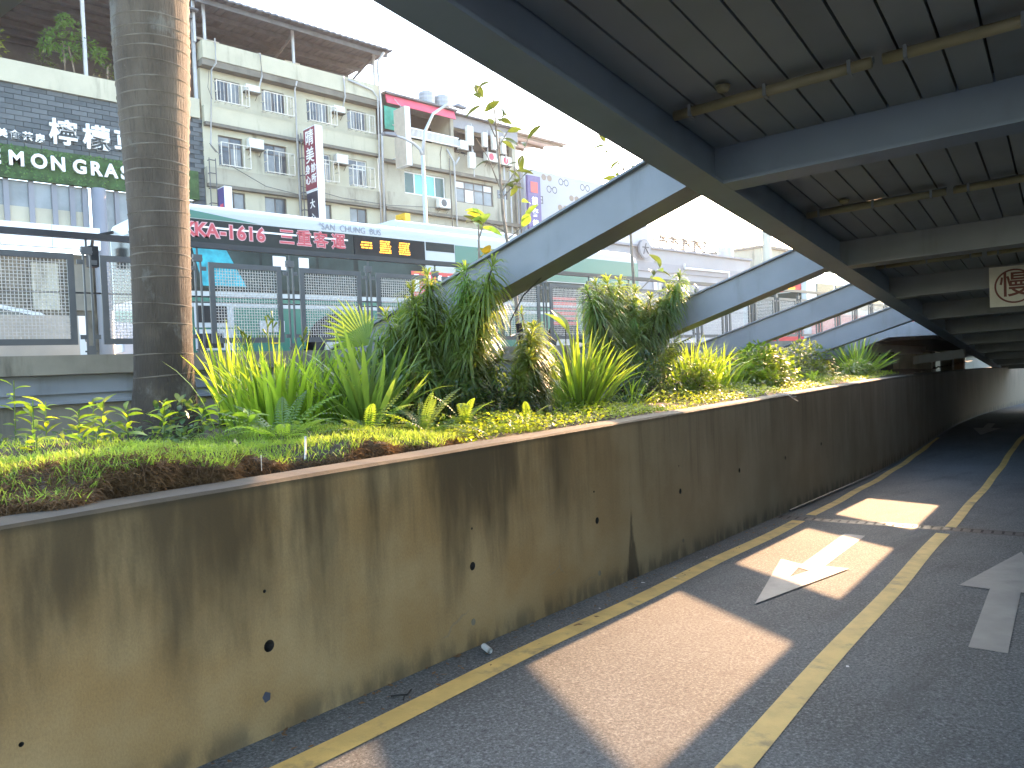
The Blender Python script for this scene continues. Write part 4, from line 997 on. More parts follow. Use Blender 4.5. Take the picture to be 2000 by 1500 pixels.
for cx, w2, rows in ((8.40, .27, 3), (8.84, .28, 6), (9.30, .28, 6)):
    m = MB()
    zt = 4.02 if rows == 3 else 4.07
    for r_ in range(rows):
        zz = zt - r_*(.05 if rows == 3 else .043)
        x = cx-w2/2+rnd.uniform(0, .03)
        while x < cx+w2/2-.02:
            L = rnd.uniform(.02, .07); m.box((x, BYY-.020, zz-.026), (min(x+L, cx+w2/2), BYY-.0165, zz)); x += L+rnd.choice([.006, .012, .02])
    stuff(m.build('led_character', M_led, ld))
plate('white_waist', 4.87, 17.1, 2.86, 2.955, M_busw, .004)
plate('green_waist', 4.87, 17.1, 2.79, 2.855, M_busg, .003)
plate('dark_seam', 4.87, 17.1, 2.765, 2.787, M_void, .003)
m = MB(); m.box((4.535, BYY+.12, 1.8), (4.549, BYY+2.38, 2.9)); fl = m.build('front_panel', M_busp, b1)
m = MB(); m.add([(4.53, BYY+.15, 2.35), (4.53, BYY+2.3, 2.62), (4.53, BYY+2.3, 2.80), (4.53, BYY+.15, 2.62)], [(0, 1, 2, 3)]); m.build('front_stripe', M_busg, fl)
for yy in (.25, 1.95):
    m = MB(); m.box((4.515, BYY+yy, 2.05), (4.534, BYY+yy+.32, 2.25)); m.build('headlight', M_framew, fl)
hatch = plate('hatch', 5.03, 5.70, 2.36, 2.76, M_busw, .006)
m = MB(); m.box((5.08, BYY-.009, 2.44), (5.58, BYY-.0065, 2.72)); m.build('hatch_grille', M_void, hatch)
h2 = plate('hatch', 5.03, 5.70, 1.98, 2.33, M_busw, .006)
m = MB(); m.box((5.08, BYY-.009, 2.02), (5.5, BYY-.0065, 2.26)); m.build('hatch_grille', M_void, h2)
plate('license_panel', 6.15, 6.62, 2.28, 2.48, M_busw, .005)
plate('marker_lamp', 6.35, 6.52, 2.08, 2.14, M_signy, .012)
plate('yellow_stripe', 6.1, 6.6, 2.17, 2.23, M_olive, .004)
rw = plate('rear_window', 9.86, 10.62, 3.96, 4.14, M_busk, .005)
plate('rear_white_panel', 9.86, 10.62, 2.96, 3.95, M_busw, .0045)
plate('rear_green_panel', 10.64, 17.1, 3.50, 4.13, M_busg, .005)
plate('red_poster', 9.45, 10.6, 2.98, 3.52, M_busr, .013)
for xa in (9.52, 9.82, 10.12, 10.4):
    plate('poster_patch', xa, xa+.12, 3.1, 3.46, M_signw, .0155)
plate('rear_glass', 10.64, 16.6, 2.98, 3.48, M_busk, .005)
for k in range(6): plate('red_stripe', 13.6, 14.5, 2.45+k*.12, 2.52+k*.12, M_busr, .013)
m = MB(); m.prism(roofprof(BYY+.35, BYY+2.2, 4.40, 4.62, .10), (9.4, 12.9), 0); m.prism([(BYY+.35, 4.40), (BYY+2.2, 4.40), (BYY+2.1, 4.45), (BYY+.5, 4.45)], (8.85, 9.4), 0); m.build('roof_unit', M_busw, b1)
m = MB(); m.tube([(4.55, BYY+2.2, 4.2), (4.3, BYY+2.5, 4.15), (4.28, BYY+2.55, 3.95)], .03, 6); m.box((4.2, BYY+2.45, 3.6), (4.36, BYY+2.63, 3.97)); m.build('mirror', M_void, b1)
m = MB(); m.box((4.53, BYY+.2, 2.92), (4.549, BYY+2.3, 4.05)); m.build('windscreen', M_busk, b1)
# second bus, red and white, nose towards the viewer
b2 = thing('red_bus', 'red and white bus with amber front display seen between the struts', 'bus', (31, 14, 1.45))
m = MB(); m.prism(roofprof(12.3, 14.8, 1.75, 4.45), (26.6, 37.5), 0); m.build('body', M_busw, b2)
m = MB(); m.box((26.9, 12.28, 1.8), (37.4, 12.298, 2.9)); m.build('red_side', M_busr, b2)
m = MB(); m.box((26.58, 12.45, 1.8), (26.598, 14.65, 2.7)); m.build('front_bumper', M_busr, b2)
m = MB(); m.box((26.57, 12.5, 2.72), (26.597, 14.6, 3.7)); m.build('windscreen', M_busk, b2)
m = MB(); m.box((26.56, 12.5, 3.74), (26.597, 14.6, 4.22)); ds = m.build('display', M_busr, b2)
m = MB()
for r_ in range(4): m.box((26.548, 12.7, 3.80+r_*.10), (26.558, 14.3, 3.86+r_*.10))
stuff(m.build('led_character', M_led, ds))
for a in range(6):
    m = MB(); m.box((27.4+a*1.6, 12.28, 3.1), (28.8+a*1.6, 12.297, 4.0)); m.build('side_window', M_busk, b2)
for cx in (29, 35): wheel(b2, cx, 12.26, 1.93)
# white car
cr = thing('white_car', 'white saloon car passing behind the concrete parapet at the left', 'car', (1.9, 16.3, 1.45))
m = MB(); prof = [(-.6, 1.75), (-.55, 2.15), (-.2, 2.32), (.7, 2.42), (1.4, 2.84), (2.0, 2.93), (2.9, 2.93), (3.5, 2.80), (4.15, 2.40), (4.25, 2.1), (4.2, 1.75)]
m.prism(prof, (15.5, 17.2), 1); m.build('body', M_carw, cr)
m = MB(); m.prism([(1.0, 2.46), (1.5, 2.78), (2.1, 2.86), (2.9, 2.86), (3.4, 2.75), (3.8, 2.46)], (15.49, 15.499), 1); m.build('side_window', M_glass, cr)
for cx in (.4, 3.3): wheel(cr, cx, 15.46, 1.75, .31)
for xx in (-.61, 4.21):
    m = MB(); m.box((xx-.03, 15.6, 2.12), (xx+.06, 15.9, 2.28)); m.build('tail_lamp' if xx < 0 else 'headlight', M_busr if xx < 0 else M_framew, cr)
m = MB(); m.box((-2, 19.0, 2.55), (5.2, 19.1, 3.02)); 
for x in (-1, 1, 3, 5): m.box((x, 19.02, 1.45), (x+.1, 19.08, 2.549))
tag(m.build('white_barrier', M_signw), 'white roadside barrier board beyond the white car', 'barrier')
# ================================================================== palm
pc = Vector((2.39, 6.72, 1.03))
pl_ = thing('royal_palm', 'thick ringed grey palm trunk rising out of the planter', 'palm tree', pc)
m = MB(); prof = []
zs = [0, .12, .3, .55, .9, 1.3, 1.7, 2.1, 2.5, 2.9, 3.3, 3.7, 4.2, 5.0, 5.8]
rs_ = [.32, .285, .258, .235, .230, .230, .234, .243, .260, .282, .297, .302, .298, .27, .22]
def prad(z):
    for i in range(len(zs)-1):
        if z <= zs[i+1]:
            t = (z-zs[i])/(zs[i+1]-zs[i]); return rs_[i]+(rs_[i+1]-rs_[i])*t
    return rs_[-1]
def pxy(z): return Vector((.013*z + .01*math.sin(z*1.1), -.018*z + .01*math.sin(z*.8), 0))
n = 40; rows = 170; vs = []
for i in range(rows+1):
    z = 5.8*i/rows; rr_ = prad(z)
    for k in range(n):
        a = 2*math.pi*k/n; q = rr_*(1 + .010*math.sin(3*a+z*2) + .006*math.sin(7*a-z*5) + rnd.uniform(-.004, .004))
        c = pc + pxy(z); vs.append((c.x+q*math.cos(a), c.y+q*math.sin(a), c.z+z))
m.add(vs, [(i*n+k, i*n+(k+1) % n, (i+1)*n+(k+1) % n, (i+1)*n+k) for i in range(rows) for k in range(n)])
m.build('trunk', M_palm, pl_, True)
z = .55
while z < 5.6:                                      # leaf scars, each a thin raised ring
    m = MB(); rr_ = prad(z)+.001; n = 40; ph = rnd.uniform(0, 6); am = rnd.uniform(.006, .02)
    vs = []
    for dz_, dr_ in ((-.006, -.004), (0, .0045), (.006, -.004)):
        for k in range(n):
            a = 2*math.pi*k/n; zz = z+dz_*(1+.5*math.sin(3*a+ph))+am*math.sin(a+ph)
            c = pc+pxy(zz); q = (prad(zz))*(1 + .010*math.sin(3*a+zz*2) + .006*math.sin(7*a-zz*5)) + dr_ + .001
            vs.append((c.x+q*math.cos(a), c.y+q*math.sin(a), c.z+zz))
    m.add(vs, [(j*n+k, j*n+(k+1) % n, (j+1)*n+(k+1) % n, (j+1)*n+k) for j in range(2) for k in range(n)])
    m.build('leaf_scar', M_ring, pl_, True); z += rnd.uniform(.075, .15) if z > 1.2 else rnd.uniform(.14, .26)
m = MB(); m.tube([pc+pxy(5.8)+Vector((0, 0, zz)) for zz in (5.78, 6.3, 6.9, 7.3)], [.215, .23, .16, .08], 20); m.build('crownshaft', M_mid, pl_, True)

# ------------------------------------------------------------------ leaf pieces that are shared by the plants
def blade_mesh(name, mt, bend, width, segs=6, twist=.0, tip=1.0):
    m = MB(); vs = []
    for i in range(segs+1):
        t = i/segs; a = bend*t*t
        # integrate a curve that starts upright and leans to +x
        x = sum(math.sin(bend*((j+.5)/20*t)**1.6)*t/20 for j in range(20)); z = sum(math.cos(bend*((j+.5)/20*t)**1.6)*t/20 for j in range(20))
        wd = width*.5*(.55+.45*min(1, t*5))*(1-max(0, (t-.45)/.55)**1.7*tip)
        tw = twist*t
        vs += [(x-.25*wd*math.cos(tw), -wd*math.cos(tw), z+wd*math.sin(tw)*.3), (x+.12*wd, 0, z), (x-.25*wd*math.cos(tw), wd*math.cos(tw), z-wd*math.sin(tw)*.3)]
    fs = []
    for i in range(segs):
        for k in (0, 1): fs.append((i*3+k, i*3+k+1, i*3+k+4, i*3+k+3))
    m.add(vs, fs); o = m.build(name, mt, None, True); me_ = o.data; bpy.data.objects.remove(o); return me_
def blades(mt, width, bends, tag_): return [blade_mesh('leaf_'+tag_, mt, b, width, twist=rnd.uniform(-.5, .5)) for b in bends]
BL_b = blades(M_bright, .040, (.15, .45, .8, 1.25, 1.8), 'a')
BL_m = blades(M_mid, .055, (.12, .35, .6, 1.0, 1.6), 'b')
BL_d = blades(M_dark, .055, (.2, .5, .9), 'c')
def soil_at(s, v): return soilz(s, v)
def clump(name, label, cat, s, v, n, L, spread, sets, lo=(.05, .6), grp=None, rad=.09, z=None):
    base = P(s, v, (soil_at(s, v) if z is None else z)-.01)
    t = thing(name, label, cat, base, grp)
    for k in range(n):
        az = rnd.uniform(0, 2*math.pi); q = rnd.random()**.6; tilt = spread*q
        me_ = rnd.choice(sets); ln = L*rnd.uniform(.62, 1.08)*(1-.25*q)
        off = Vector((math.cos(az)*rad*q*rnd.uniform(.4, 1.3), math.sin(az)*rad*q*rnd.uniform(.4, 1.3), 0))
        inst('leaf', me_, t, Matrix.Translation(off) @ Matrix.Rotation(az, 4, 'Z') @ Matrix.Rotation(tilt, 4, 'Y') @ Matrix.Rotation(rnd.uniform(-.9, .9), 4, 'Z') @ Matrix.Diagonal((ln, ln*rnd.uniform(.8, 1.25), ln, 1)))
    return t
GB = 'strap-leaved lily clumps in the planter'
c1 = clump('lily_clump', 'large bright lily clump right of the palm trunk, with budded flower stalks', 'lily', 3.72, 4.95, 170, .98, .24, BL_b[:4], grp=GB, rad=.46)
for az, h in ((1.2, .98), (2.4, .85), (3.3, .80), (4.0, .9), (5.1, .82)):
    m = MB(); b0 = Vector((math.cos(az)*.15, math.sin(az)*.15, 0)); tp = Vector((math.cos(az)*.26, math.sin(az)*.26, h))
    m.tube([b0, (b0+tp)/2, tp], [.006, .005, .004], 5)
    for j in range(4):
        a2 = az+j*1.6; m.tube([tp-Vector((0, 0, .03*j)), tp+Vector((math.cos(a2)*.035, math.sin(a2)*.035, .05-.03*j))], [.004, .009], 5)
    o = m.build('flower_stalk', M_olive); o.parent = c1
clump('lily_clump', 'slender pale lily leaves growing against the right side of the palm trunk', 'lily', 3.98, 5.95, 40, 1.1, .16, BL_b[:3], grp=GB, rad=.14)
clump('lily_clump', 'smaller bright lily clump between the large lily and the dark strap plant', 'lily', 4.0, 4.75, 90, .92, .24, BL_b[:4], grp=GB, rad=.24)
clump('strap_plant', 'broad dark green strap plant fanning out in front of the fan palm', 'strap plant', 4.05, 4.35, 80, .98, .80, BL_m+BL_d[:1], grp=GB, rad=.16)
clump('strap_plant', 'dark strap plant at the left foot of the drooping shrub', 'strap plant', 4.7, 4.75, 50, .95, .8, BL_d+BL_m[:2], grp=GB, rad=.16)
clump('lily_clump', 'tall arching green clump between the first and second struts', 'lily', 6.85, 4.15, 150, .98, .68, BL_b[:4]+BL_m[:3], grp=GB, rad=.22)
clump('lily_clump', 'low arching leaves beside the tall green clump', 'lily', 7.7, 4.0, 26, .5, .95, BL_b, grp=GB, rad=.14)
clump('lily_clump', 'sunlit yellow green lily clump in front of the second strut foot', 'lily', 10.1, 4.25, 150, .95, .42, BL_b, grp=GB, rad=.35)
clump('lily_clump', 'second sunlit lily clump just right of the areca fronds', 'lily', 11.0, 4.3, 120, .92, .45, BL_b, grp=GB, rad=.35)
clump('strap_plant', 'round fountain of strap leaves at the dark far end of the planter', 'strap plant', 18.6, 3.95, 150, 1.05, 1.05, BL_b[:3]+BL_m[:3], grp=GB, rad=.28)

# ferns
def frond_mesh(name, mt, bend, np_, plen, pw_, taper=1.0):
    m = MB(); pts = []
    for i in range(np_+1):
        t = i/np_
        x = sum(math.sin(.25+bend*((j+.5)/16*t)**1.3)*t/16 for j in range(16)); z = sum(math.cos(.25+bend*((j+.5)/16*t)**1.3)*t/16 for j in range(16))
        pts.append(Vector((x, 0, z)))
    for i in range(1, np_+1):
        t = i/np_; d = (pts[i]-pts[i-1]).normalized(); L = plen*(math.sin(math.pi*min(1, .12+t*.88))**.7)*(1 if t < .95 else .5)
        for sd in (-1, 1):
            o = Vector((0, sd, 0)); e = pts[i] + o*L + d*L*.35 - Vector((0, 0, L*.25)); md = pts[i] + o*L*.5 + d*L*.2
            m.add([pts[i]-d*pw_*.3, md-d*pw_*.6, e, md+d*pw_*.6], [(0, 1, 2, 3)])
    for a, b in zip(pts, pts[1:]): m.add([a+Vector((0, .006, 0)), b+Vector((0, .005, 0)), b-Vector((0, .005, 0)), a-Vector((0, .006, 0))], [(0, 1, 2, 3)])
    o = m.build(name, mt); me_ = o.data; bpy.data.objects.remove(o); return me_
FR = [frond_mesh('fern_frond', M_mid, b, 20, .10, .030) for b in (.7, 1.2, 1.7)] + [frond_mesh('fern_frond', M_bright, 1.0, 20, .10, .030)]
AR = [frond_mesh('areca_frond', M_dark, b, 20, .34, .030) for b in (.9, 1.5)]
AY = [frond_mesh('areca_frond', M_olive, b, 20, .32, .030) for b in (.9, 1.5)]
def fern(name, label, cat, s, v, n, L, sets, spread=(.1, .9), grp='ferns along the planter edge', z=0):
    t = thing(name, label, cat, P(s, v, soil_at(s, v)+z), grp)
    for k in range(n):
        az = 2*math.pi*k/n + rnd.uniform(-.35, .35)
        inst('frond', rnd.choice(sets), t, Matrix.Rotation(az, 4, 'Z') @ Matrix.Rotation(rnd.uniform(*spread), 4, 'Y') @ Matrix.Diagonal(((L*rnd.uniform(.7, 1.1)),)*3 + (1,)))
    return t
fern('fern', 'pale soft fern between the bright lilies and the turf', 'fern', 3.05, 4.05, 18, .55, FR[:1]+FR[3:])
fern('fern', 'fern below the broad dark strap plant', 'fern', 3.62, 3.88, 16, .52, FR)
fern('fern', 'fern leaning right of the broad dark strap plant', 'fern', 4.08, 3.8, 15, .50, FR)
fern('fern', 'bright fern in front of the drooping shrub', 'fern', 4.5, 3.76, 15, .48, FR[2:])
fern('fern', 'small fern by the dark bush near the wall coping', 'fern', 5.2, 3.66, 12, .38, FR)
fern('fern', 'bright upright fern before the leafy shrubs near the far struts', 'fern', 14.2, 3.75, 12, .45, FR[2:], (.0, .6))
GA = 'areca palms in the planter'
fern('areca_palm', 'dark feathery areca palm in front of the second strut', 'palm', 9.9, 4.75, 11, .85, AR, (.0, .55), GA, .25)
fern('areca_palm', 'second dark areca palm close behind the bush', 'palm', 9.0, 4.9, 9, .75, AR, (.1, .6), GA, .15)
fern('areca_palm', 'yellowed areca palm between the second and third struts', 'palm', 13.3, 4.5, 11, .85, AY, (.0, .6), GA, .25)

# fan palm
t = thing('fan_palm', 'fan palm with stiff pleated leaves against the mesh fence', 'palm', P(5.0, 5.6, 1.02))
def fanleaf(t, base, hub, dirv, L, n, half, mt):
    m = MB(); m.tube([base, (Vector(base)+Vector(hub))/2+Vector((0, 0, .05)), hub], [.012, .009, .007], 5); st = m.build('leaf_stalk', M_mid, None); st.parent = t
    d = Vector(dirv).normalized(); side = d.cross(UH.cross(Vector((0, 0, 1))).normalized()).normalized()
    nrm_ = d.cross(side)
    m = MB(); h = Vector(hub)
    for k in range(n):
        a = -half + 2*half*k/(n-1); dd = d*math.cos(a)+side*math.sin(a); ss_ = -d*math.sin(a)+side*math.cos(a)
        l_ = L*(1-.25*(abs(a)/half)**2)*rnd.uniform(.9, 1.05); wv_ = l_*.045; mid = h+dd*l_*.6
        e = h+dd*l_+Vector((0, 0, -.04))
        up_ = nrm_*.012
        m.add([h, mid-ss_*wv_, e, mid+up_], [(0, 1, 2, 3)]); m.add([h, mid+up_, e, mid+ss_*wv_], [(0, 1, 2, 3)])
    o = m.build('leaf', mt); o.parent = st
L0 = Vector(t.location)
def rel(s, v, z): return P(s, v, z)-P(5.0, 5.6, 1.02)
fanleaf(t, rel(5.0, 5.6, 1.02), rel(5.05, 5.35, 1.78), VH*.25+UH*-.35+Vector((0, 0, .55)), .55, 16, 1.0, M_mid)
fanleaf(t, rel(5.0, 5.6, 1.02), rel(5.62, 5.4, 1.72), UH*-.05+Vector((0, 0, 1)), .60, 12, .5, M_mid)
fanleaf(t, rel(5.0, 5.6, 1.02), rel(4.85, 5.2, 1.45), UH*-.4+Vector((0, 0, .4)), .50, 12, .9, M_mid)

# drooping narrow-leaved shrubs
def head(m, top, n, L, Wd, axis=Vector((0, 0, 1)), depth=.22):
    for k in range(n):
        t_ = rnd.random(); az = rnd.uniform(0, 2*math.pi); el = R(75-135*t_**.8+rnd.uniform(-15, 15))
        d = Vector((math.cos(az)*math.cos(el), math.sin(az)*math.cos(el), math.sin(el)))
        add_leaf(m, top-axis*(depth*t_), d, L*rnd.uniform(.7, 1.15), Wd, droop=.55+.45*t_, seg=2)
def droop_shrub(name, label, s, v, heads, mt, extra=None, L=.20, Wd=.020, nper=75, mt2=None):
    b0 = P(s, v, soil_at(s, v)); t = thing(name, label, 'shrub', b0, 'drooping narrow-leaved shrubs')
    for (hs, hv_, hz, k) in heads:
        tp = P(hs, hv_, hz); st = P(s+rnd.uniform(-.12, .12), v+rnd.uniform(-.12, .12), soil_at(s, v)-.02)
        m = MB(); md_ = st.lerp(tp, .55)+Vector((rnd.uniform(-.06, .06), rnd.uniform(-.06, .06), .04))
        m.tube([st, md_, tp], [.016, .012, .008], 6); o = m.build('stem', M_stem, t, True, loc=st)
        m = MB()
        for j in range(k):
            f_ = j/max(1, k); c = tp.lerp(md_, f_*.9)
            head(m, c, nper, L, Wd, (tp-md_).normalized())
        o = m.build('leaf_head', mt if rnd.random() < .75 or not mt2 else mt2, t, loc=tp); stuff(o)
    return t
droop_shrub('drooping_shrub', 'tall drooping narrow-leaved shrub covering the foot of the first strut', 5.15, 4.6,
    [(5.31, 4.8, 2.40, 4), (5.50, 4.5, 2.42, 4), (5.46, 4.15, 2.44, 3), (5.05, 4.75, 2.1, 4), (5.25, 4.5, 2.0, 4), (5.40, 4.35, 2.1, 4), (5.0, 4.55, 1.75, 4), (5.30, 4.25, 1.78, 4), (5.55, 4.3, 1.95, 4), (4.85, 4.5, 1.5, 3), (5.2, 4.2, 1.5, 3), (5.6, 4.2, 1.6, 3), (5.15, 4.85, 2.25, 3), (4.95, 5.0, 2.02, 3), (4.75, 4.9, 1.75, 3), (4.6, 4.8, 1.5, 2)], M_olive, L=.26, Wd=.016, nper=120, mt2=M_mid)
droop_shrub('drooping_shrub', 'dense yellow green shrub under the first strut', 5.75, 4.15,
    [(5.6, 4.05, 1.45, 3), (5.75, 4.0, 1.62, 4), (5.95, 4.1, 1.8, 4), (6.15, 4.2, 1.88, 3), (5.8, 3.95, 1.35, 3), (6.05, 4.0, 1.5, 3), (6.3, 4.3, 1.9, 3), (6.25, 4.15, 1.6, 3), (5.55, 3.95, 1.3, 2)], M_olive, L=.22, Wd=.016, nper=130)
droop_shrub('drooping_shrub', 'mop-headed yellow green shrub between the first and second struts', 8.7, 4.7,
    [(8.20, 4.8, 2.40, 3), (8.5, 4.85, 2.50, 4), (8.8, 4.85, 2.56, 4), (9.05, 4.8, 2.55, 4), (9.3, 4.7, 2.45, 4), (9.45, 4.55, 2.35, 3), (8.3, 4.7, 2.15, 3), (8.7, 4.7, 2.25, 4), (9.1, 4.6, 2.2, 4), (9.4, 4.4, 2.25, 3), (9.6, 4.35, 2.45, 3), (9.68, 4.22, 2.62, 3), (8.6, 4.6, 1.9, 3), (9.0, 4.5, 1.9, 3)], M_olive, L=.25, Wd=.018, nper=130, mt2=M_mid)
droop_shrub('drooping_shrub', 'small yellow drooping plant below the underside of the first strut', 7.5, 5.2, [(7.35, 5.2, 2.15, 2), (7.55, 5.1, 1.95, 3), (7.7, 5.2, 1.75, 2)], M_olive, L=.19, Wd=.02, nper=50)
t = thing('dead_stump', 'black dead stem standing under the first strut', 'stump', P(7.1, 4.95, 1.02))
m = MB(); m.tube([P(7.15, 4.9, 1.0), P(7.1, 4.95, 1.5), P(7.0, 5.0, 2.0)], [.06, .05, .035], 8); m.build('stem', M_void, t)
m = MB(); m.tube([P(7.1, 4.95, 1.55), P(7.3, 5.1, 1.8), P(7.6, 5.2, 1.95)], [.018, .014, .008], 6); m.tube([P(7.25, 4.7, 1.02), P(7.12, 4.85, 1.55)], .01, 5); m.build('branch', M_stem, t)

# leafy bushes
def bush(name, label, s, v, blobs, mt, ls, flat, n, grp='leafy bushes in the planter', hang=0):
    t = thing(name, label, 'bush', P(s, v, soil_at(s, v)), grp)
    m = MB(); b0 = P(s, v, soil_at(s, v))
    for (bs, bv, bz, r_) in blobs: m.tube([b0, b0.lerp(P(bs, bv, bz), .6)+Vector((.02, 0, .03)), P(bs, bv, bz)], [.012, .009, .005], 5)
    m.build('stem', M_stem, t)
    m = MB()
    for (bs, bv, bz, r_) in blobs:
        for _ in range(n):
            while True:
                p = Vector((rnd.uniform(-1, 1), rnd.uniform(-1, 1), rnd.uniform(-1, 1)))
                if .3 < p.length < 1: break
            q = P(bs, bv, bz) + Vector((p.x*r_, p.y*r_, p.z*r_*.85))
            d = (p*.8 + Vector((rnd.uniform(-.7, .7), rnd.uniform(-.7, .7), rnd.uniform(-.3, .8)-hang))).normalized()
            add_leaf(m, q, d, ls*rnd.uniform(.7, 1.3), ls*flat*rnd.uniform(.8, 1.2), droop=.3, seg=1 if ls < .05 else 2)
    stuff(m.build('foliage', mt, t)); return t
bush('dark_bush', 'low dark glossy bush at the wall edge under the first strut', 5.35, 4.05, [(5.2, 4.05, 1.22, .22), (5.5, 4.0, 1.18, .2), (5.35, 4.2, 1.38, .2), (5.75, 4.05, 1.2, .2), (5.05, 4.2, 1.30, .2)], M_dark, .055, .4, 330)
bush('dark_bush', 'dark silvery bush left of the second strut foot', 8.3, 4.3, [(7.9, 4.2, 1.2, .26), (8.3, 4.2, 1.32, .28), (8.7, 4.3, 1.4, .28), (9.1, 4.2, 1.25, .26), (8.5, 4.1, 1.15, .24), (9.3, 4.5, 1.45, .25)], M_dark, .065, .42, 330)
bush('leafy_bush', 'brown-leaved small bush between the sunlit lily and the dark bush', 9.6, 4.0, [(9.5, 4.0, 1.25, .2), (9.75, 4.0, 1.4, .2), (9.6, 3.9, 1.15, .18)], M_olive, .065, .4, 200)
bush('leafy_bush', 'large sunlit leafy bush in front of the third strut', 12.4, 4.2, [(11.9, 4.2, 1.2, .28), (12.2, 4.2, 1.42, .3), (12.6, 4.2, 1.5, .28), (13.0, 4.1, 1.4, .3), (12.5, 3.95, 1.15, .26), (13.3, 4.0, 1.2, .26), (12.0, 3.9, 1.12, .2)], M_bright, .10, .5, 250)
bush('leafy_bush', 'variegated pale bush in front of the fourth strut', 15.0, 4.2, [(14.4, 4.2, 1.25, .3), (14.9, 4.2, 1.45, .3), (15.4, 4.2, 1.55, .28), (15.8, 4.1, 1.4, .3), (15.1, 4.0, 1.15, .28), (15.9, 4.0, 1.15, .26)], M_olive, .085, .5, 250)
bush('leafy_bush', 'low bright bush before the far fountain of strap leaves', 17.6, 3.8, [(17.2, 3.8, 1.12, .22), (17.7, 3.75, 1.18, .22), (18.2, 3.7, 1.1, .2)], M_mid, .085, .5, 170)
bush('leafy_bush', 'understorey of green leaves behind the tall arching clump', 7.6, 5.2, [(7.2, 5.1, 1.3, .3), (7.8, 5.2, 1.3, .3), (8.3, 5.4, 1.35, .3), (7.5, 4.6, 1.15, .22)], M_mid, .09, .45, 170)
bush('leafy_bush', 'shaded undergrowth behind the lilies right of the palm', 4.1, 5.6, [(3.3, 5.6, 1.18, .26), (3.9, 5.5, 1.25, .28), (4.5, 5.4, 1.25, .28), (5.0, 5.2, 1.3, .26), (4.2, 5.0, 1.15, .2)], M_dark, .09, .42, 190)

# broad-leaved plants; each leaf a piece
def broad_mesh(name, mt, fold=.25, bend=.35, ratio=.42):
    m = MB(); vs = []; sg = 6
    for i in range(sg+1):
        t_ = i/sg; wd = ratio*.5*max(.02, math.sin(math.pi*min(1, t_*.94+.03)))**.75*(1.15-.3*abs(t_-.6))
        c = Vector((t_, 0, -bend*t_*t_))
        vs += [(c.x, -wd, c.z+fold*wd), (c.x, 0, c.z), (c.x, wd, c.z+fold*wd)]
    m.add(vs, [(i*3+k, i*3+k+1, i*3+k+4, i*3+k+3) for i in range(sg) for k in (0, 1)])
    o = m.build(name, mt, None, True); me_ = o.data; bpy.data.objects.remove(o); return me_
BR = [broad_mesh('broad_leaf', M_broad, .2, .25), broad_mesh('broad_leaf', M_broad, .35, .5, .38), broad_mesh('broad_leaf', M_mid, .25, .3, .45), broad_mesh('broad_leaf', M_yleaf, .2, .3, .5)]
LN = [broad_mesh('lance_leaf', M_bright, .3, .45, .24), broad_mesh('lance_leaf', M_cover, .3, .3, .28)]
def leafat(t, p, az, el, L, sets, roll=None):
    o = inst('leaf', rnd.choice(sets), t, Matrix.Translation(p) @ Matrix.Rotation(az, 4, 'Z') @ Matrix.Rotation(-el, 4, 'Y') @ Matrix.Rotation(rnd.uniform(-.8, .8) if roll is None else roll, 4, 'X') @ Matrix.Diagonal((L, L, L, 1)))
def sapling(label, s, v, trunk, twigs, L=.22):
    b0 = P(s, v, soil_at(s, v)); t = thing('sapling', label, 'sapling', b0, 'young broad-leaved saplings')
    m = MB(); pts = [P(a, b, c)-b0 for a, b, c in trunk]; k_ = len(pts)
    m.tube(pts, [.030-.022*i/(k_-1) for i in range(k_)], 8); m.build('trunk', M_bark).parent = t
    for pts_, nl, sets in twigs:
        q = [P(a, b, c)-b0 for a, b, c in pts_]
        m = MB(); m.tube(q, [.010]+[.006]*(len(q)-1), 6); m.build('branch', M_bark).parent = t
        e = q[-1]
        for j in range(nl):
            f_ = .45+.55*j/max(1, nl-1); c = q[0].lerp(q[-1], f_) if len(q) == 2 else (q[0].lerp(q[1], f_*2) if f_ < .5 else q[1].lerp(q[2], f_*2-1))
            leafat(t, c, rnd.uniform(0, 6.28), rnd.uniform(-.3, 1.1), L*rnd.uniform(.65, 1.1), sets)
    return t
A_, B_ = BR[:2], BR[:3]
sapling('tall thin sapling rising past the lamp post to the deck edge', 8.0, 5.7, [(8.0, 5.7, 1.0), (7.95, 5.7, 2.4), (7.75, 5.7, 3.4), (7.7, 5.7, 4.2), (7.62, 5.7, 5.15)],
    [([(7.66, 5.7, 4.35), (7.55, 5.75, 4.6), (7.42, 5.8, 4.95)], 6, A_), ([(7.66, 5.7, 4.45), (7.75, 5.6, 4.65)], 5, A_), ([(7.68, 5.7, 4.2), (7.85, 5.65, 4.45)], 4, A_), ([(7.7, 5.7, 3.75), (7.55, 5.75, 4.1), (7.4, 5.8, 4.3)], 1, A_),
     ([(7.7, 5.7, 3.65), (7.95, 5.6, 4.0), (8.15, 5.55, 4.4)], 5, A_), ([(7.72, 5.7, 3.6), (8.05, 5.6, 3.9)], 8, A_), ([(7.8, 5.7, 3.1), (8.05, 5.6, 3.3), (8.2, 5.6, 3.6)], 5, B_), ([(7.78, 5.7, 3.2), (7.4, 5.8, 3.35), (7.15, 5.8, 3.25)], 2, [BR[3]]), ([(7.88, 5.7, 2.8), (8.25, 5.6, 2.95), (8.5, 5.55, 3.05)], 9, B_)], .23)
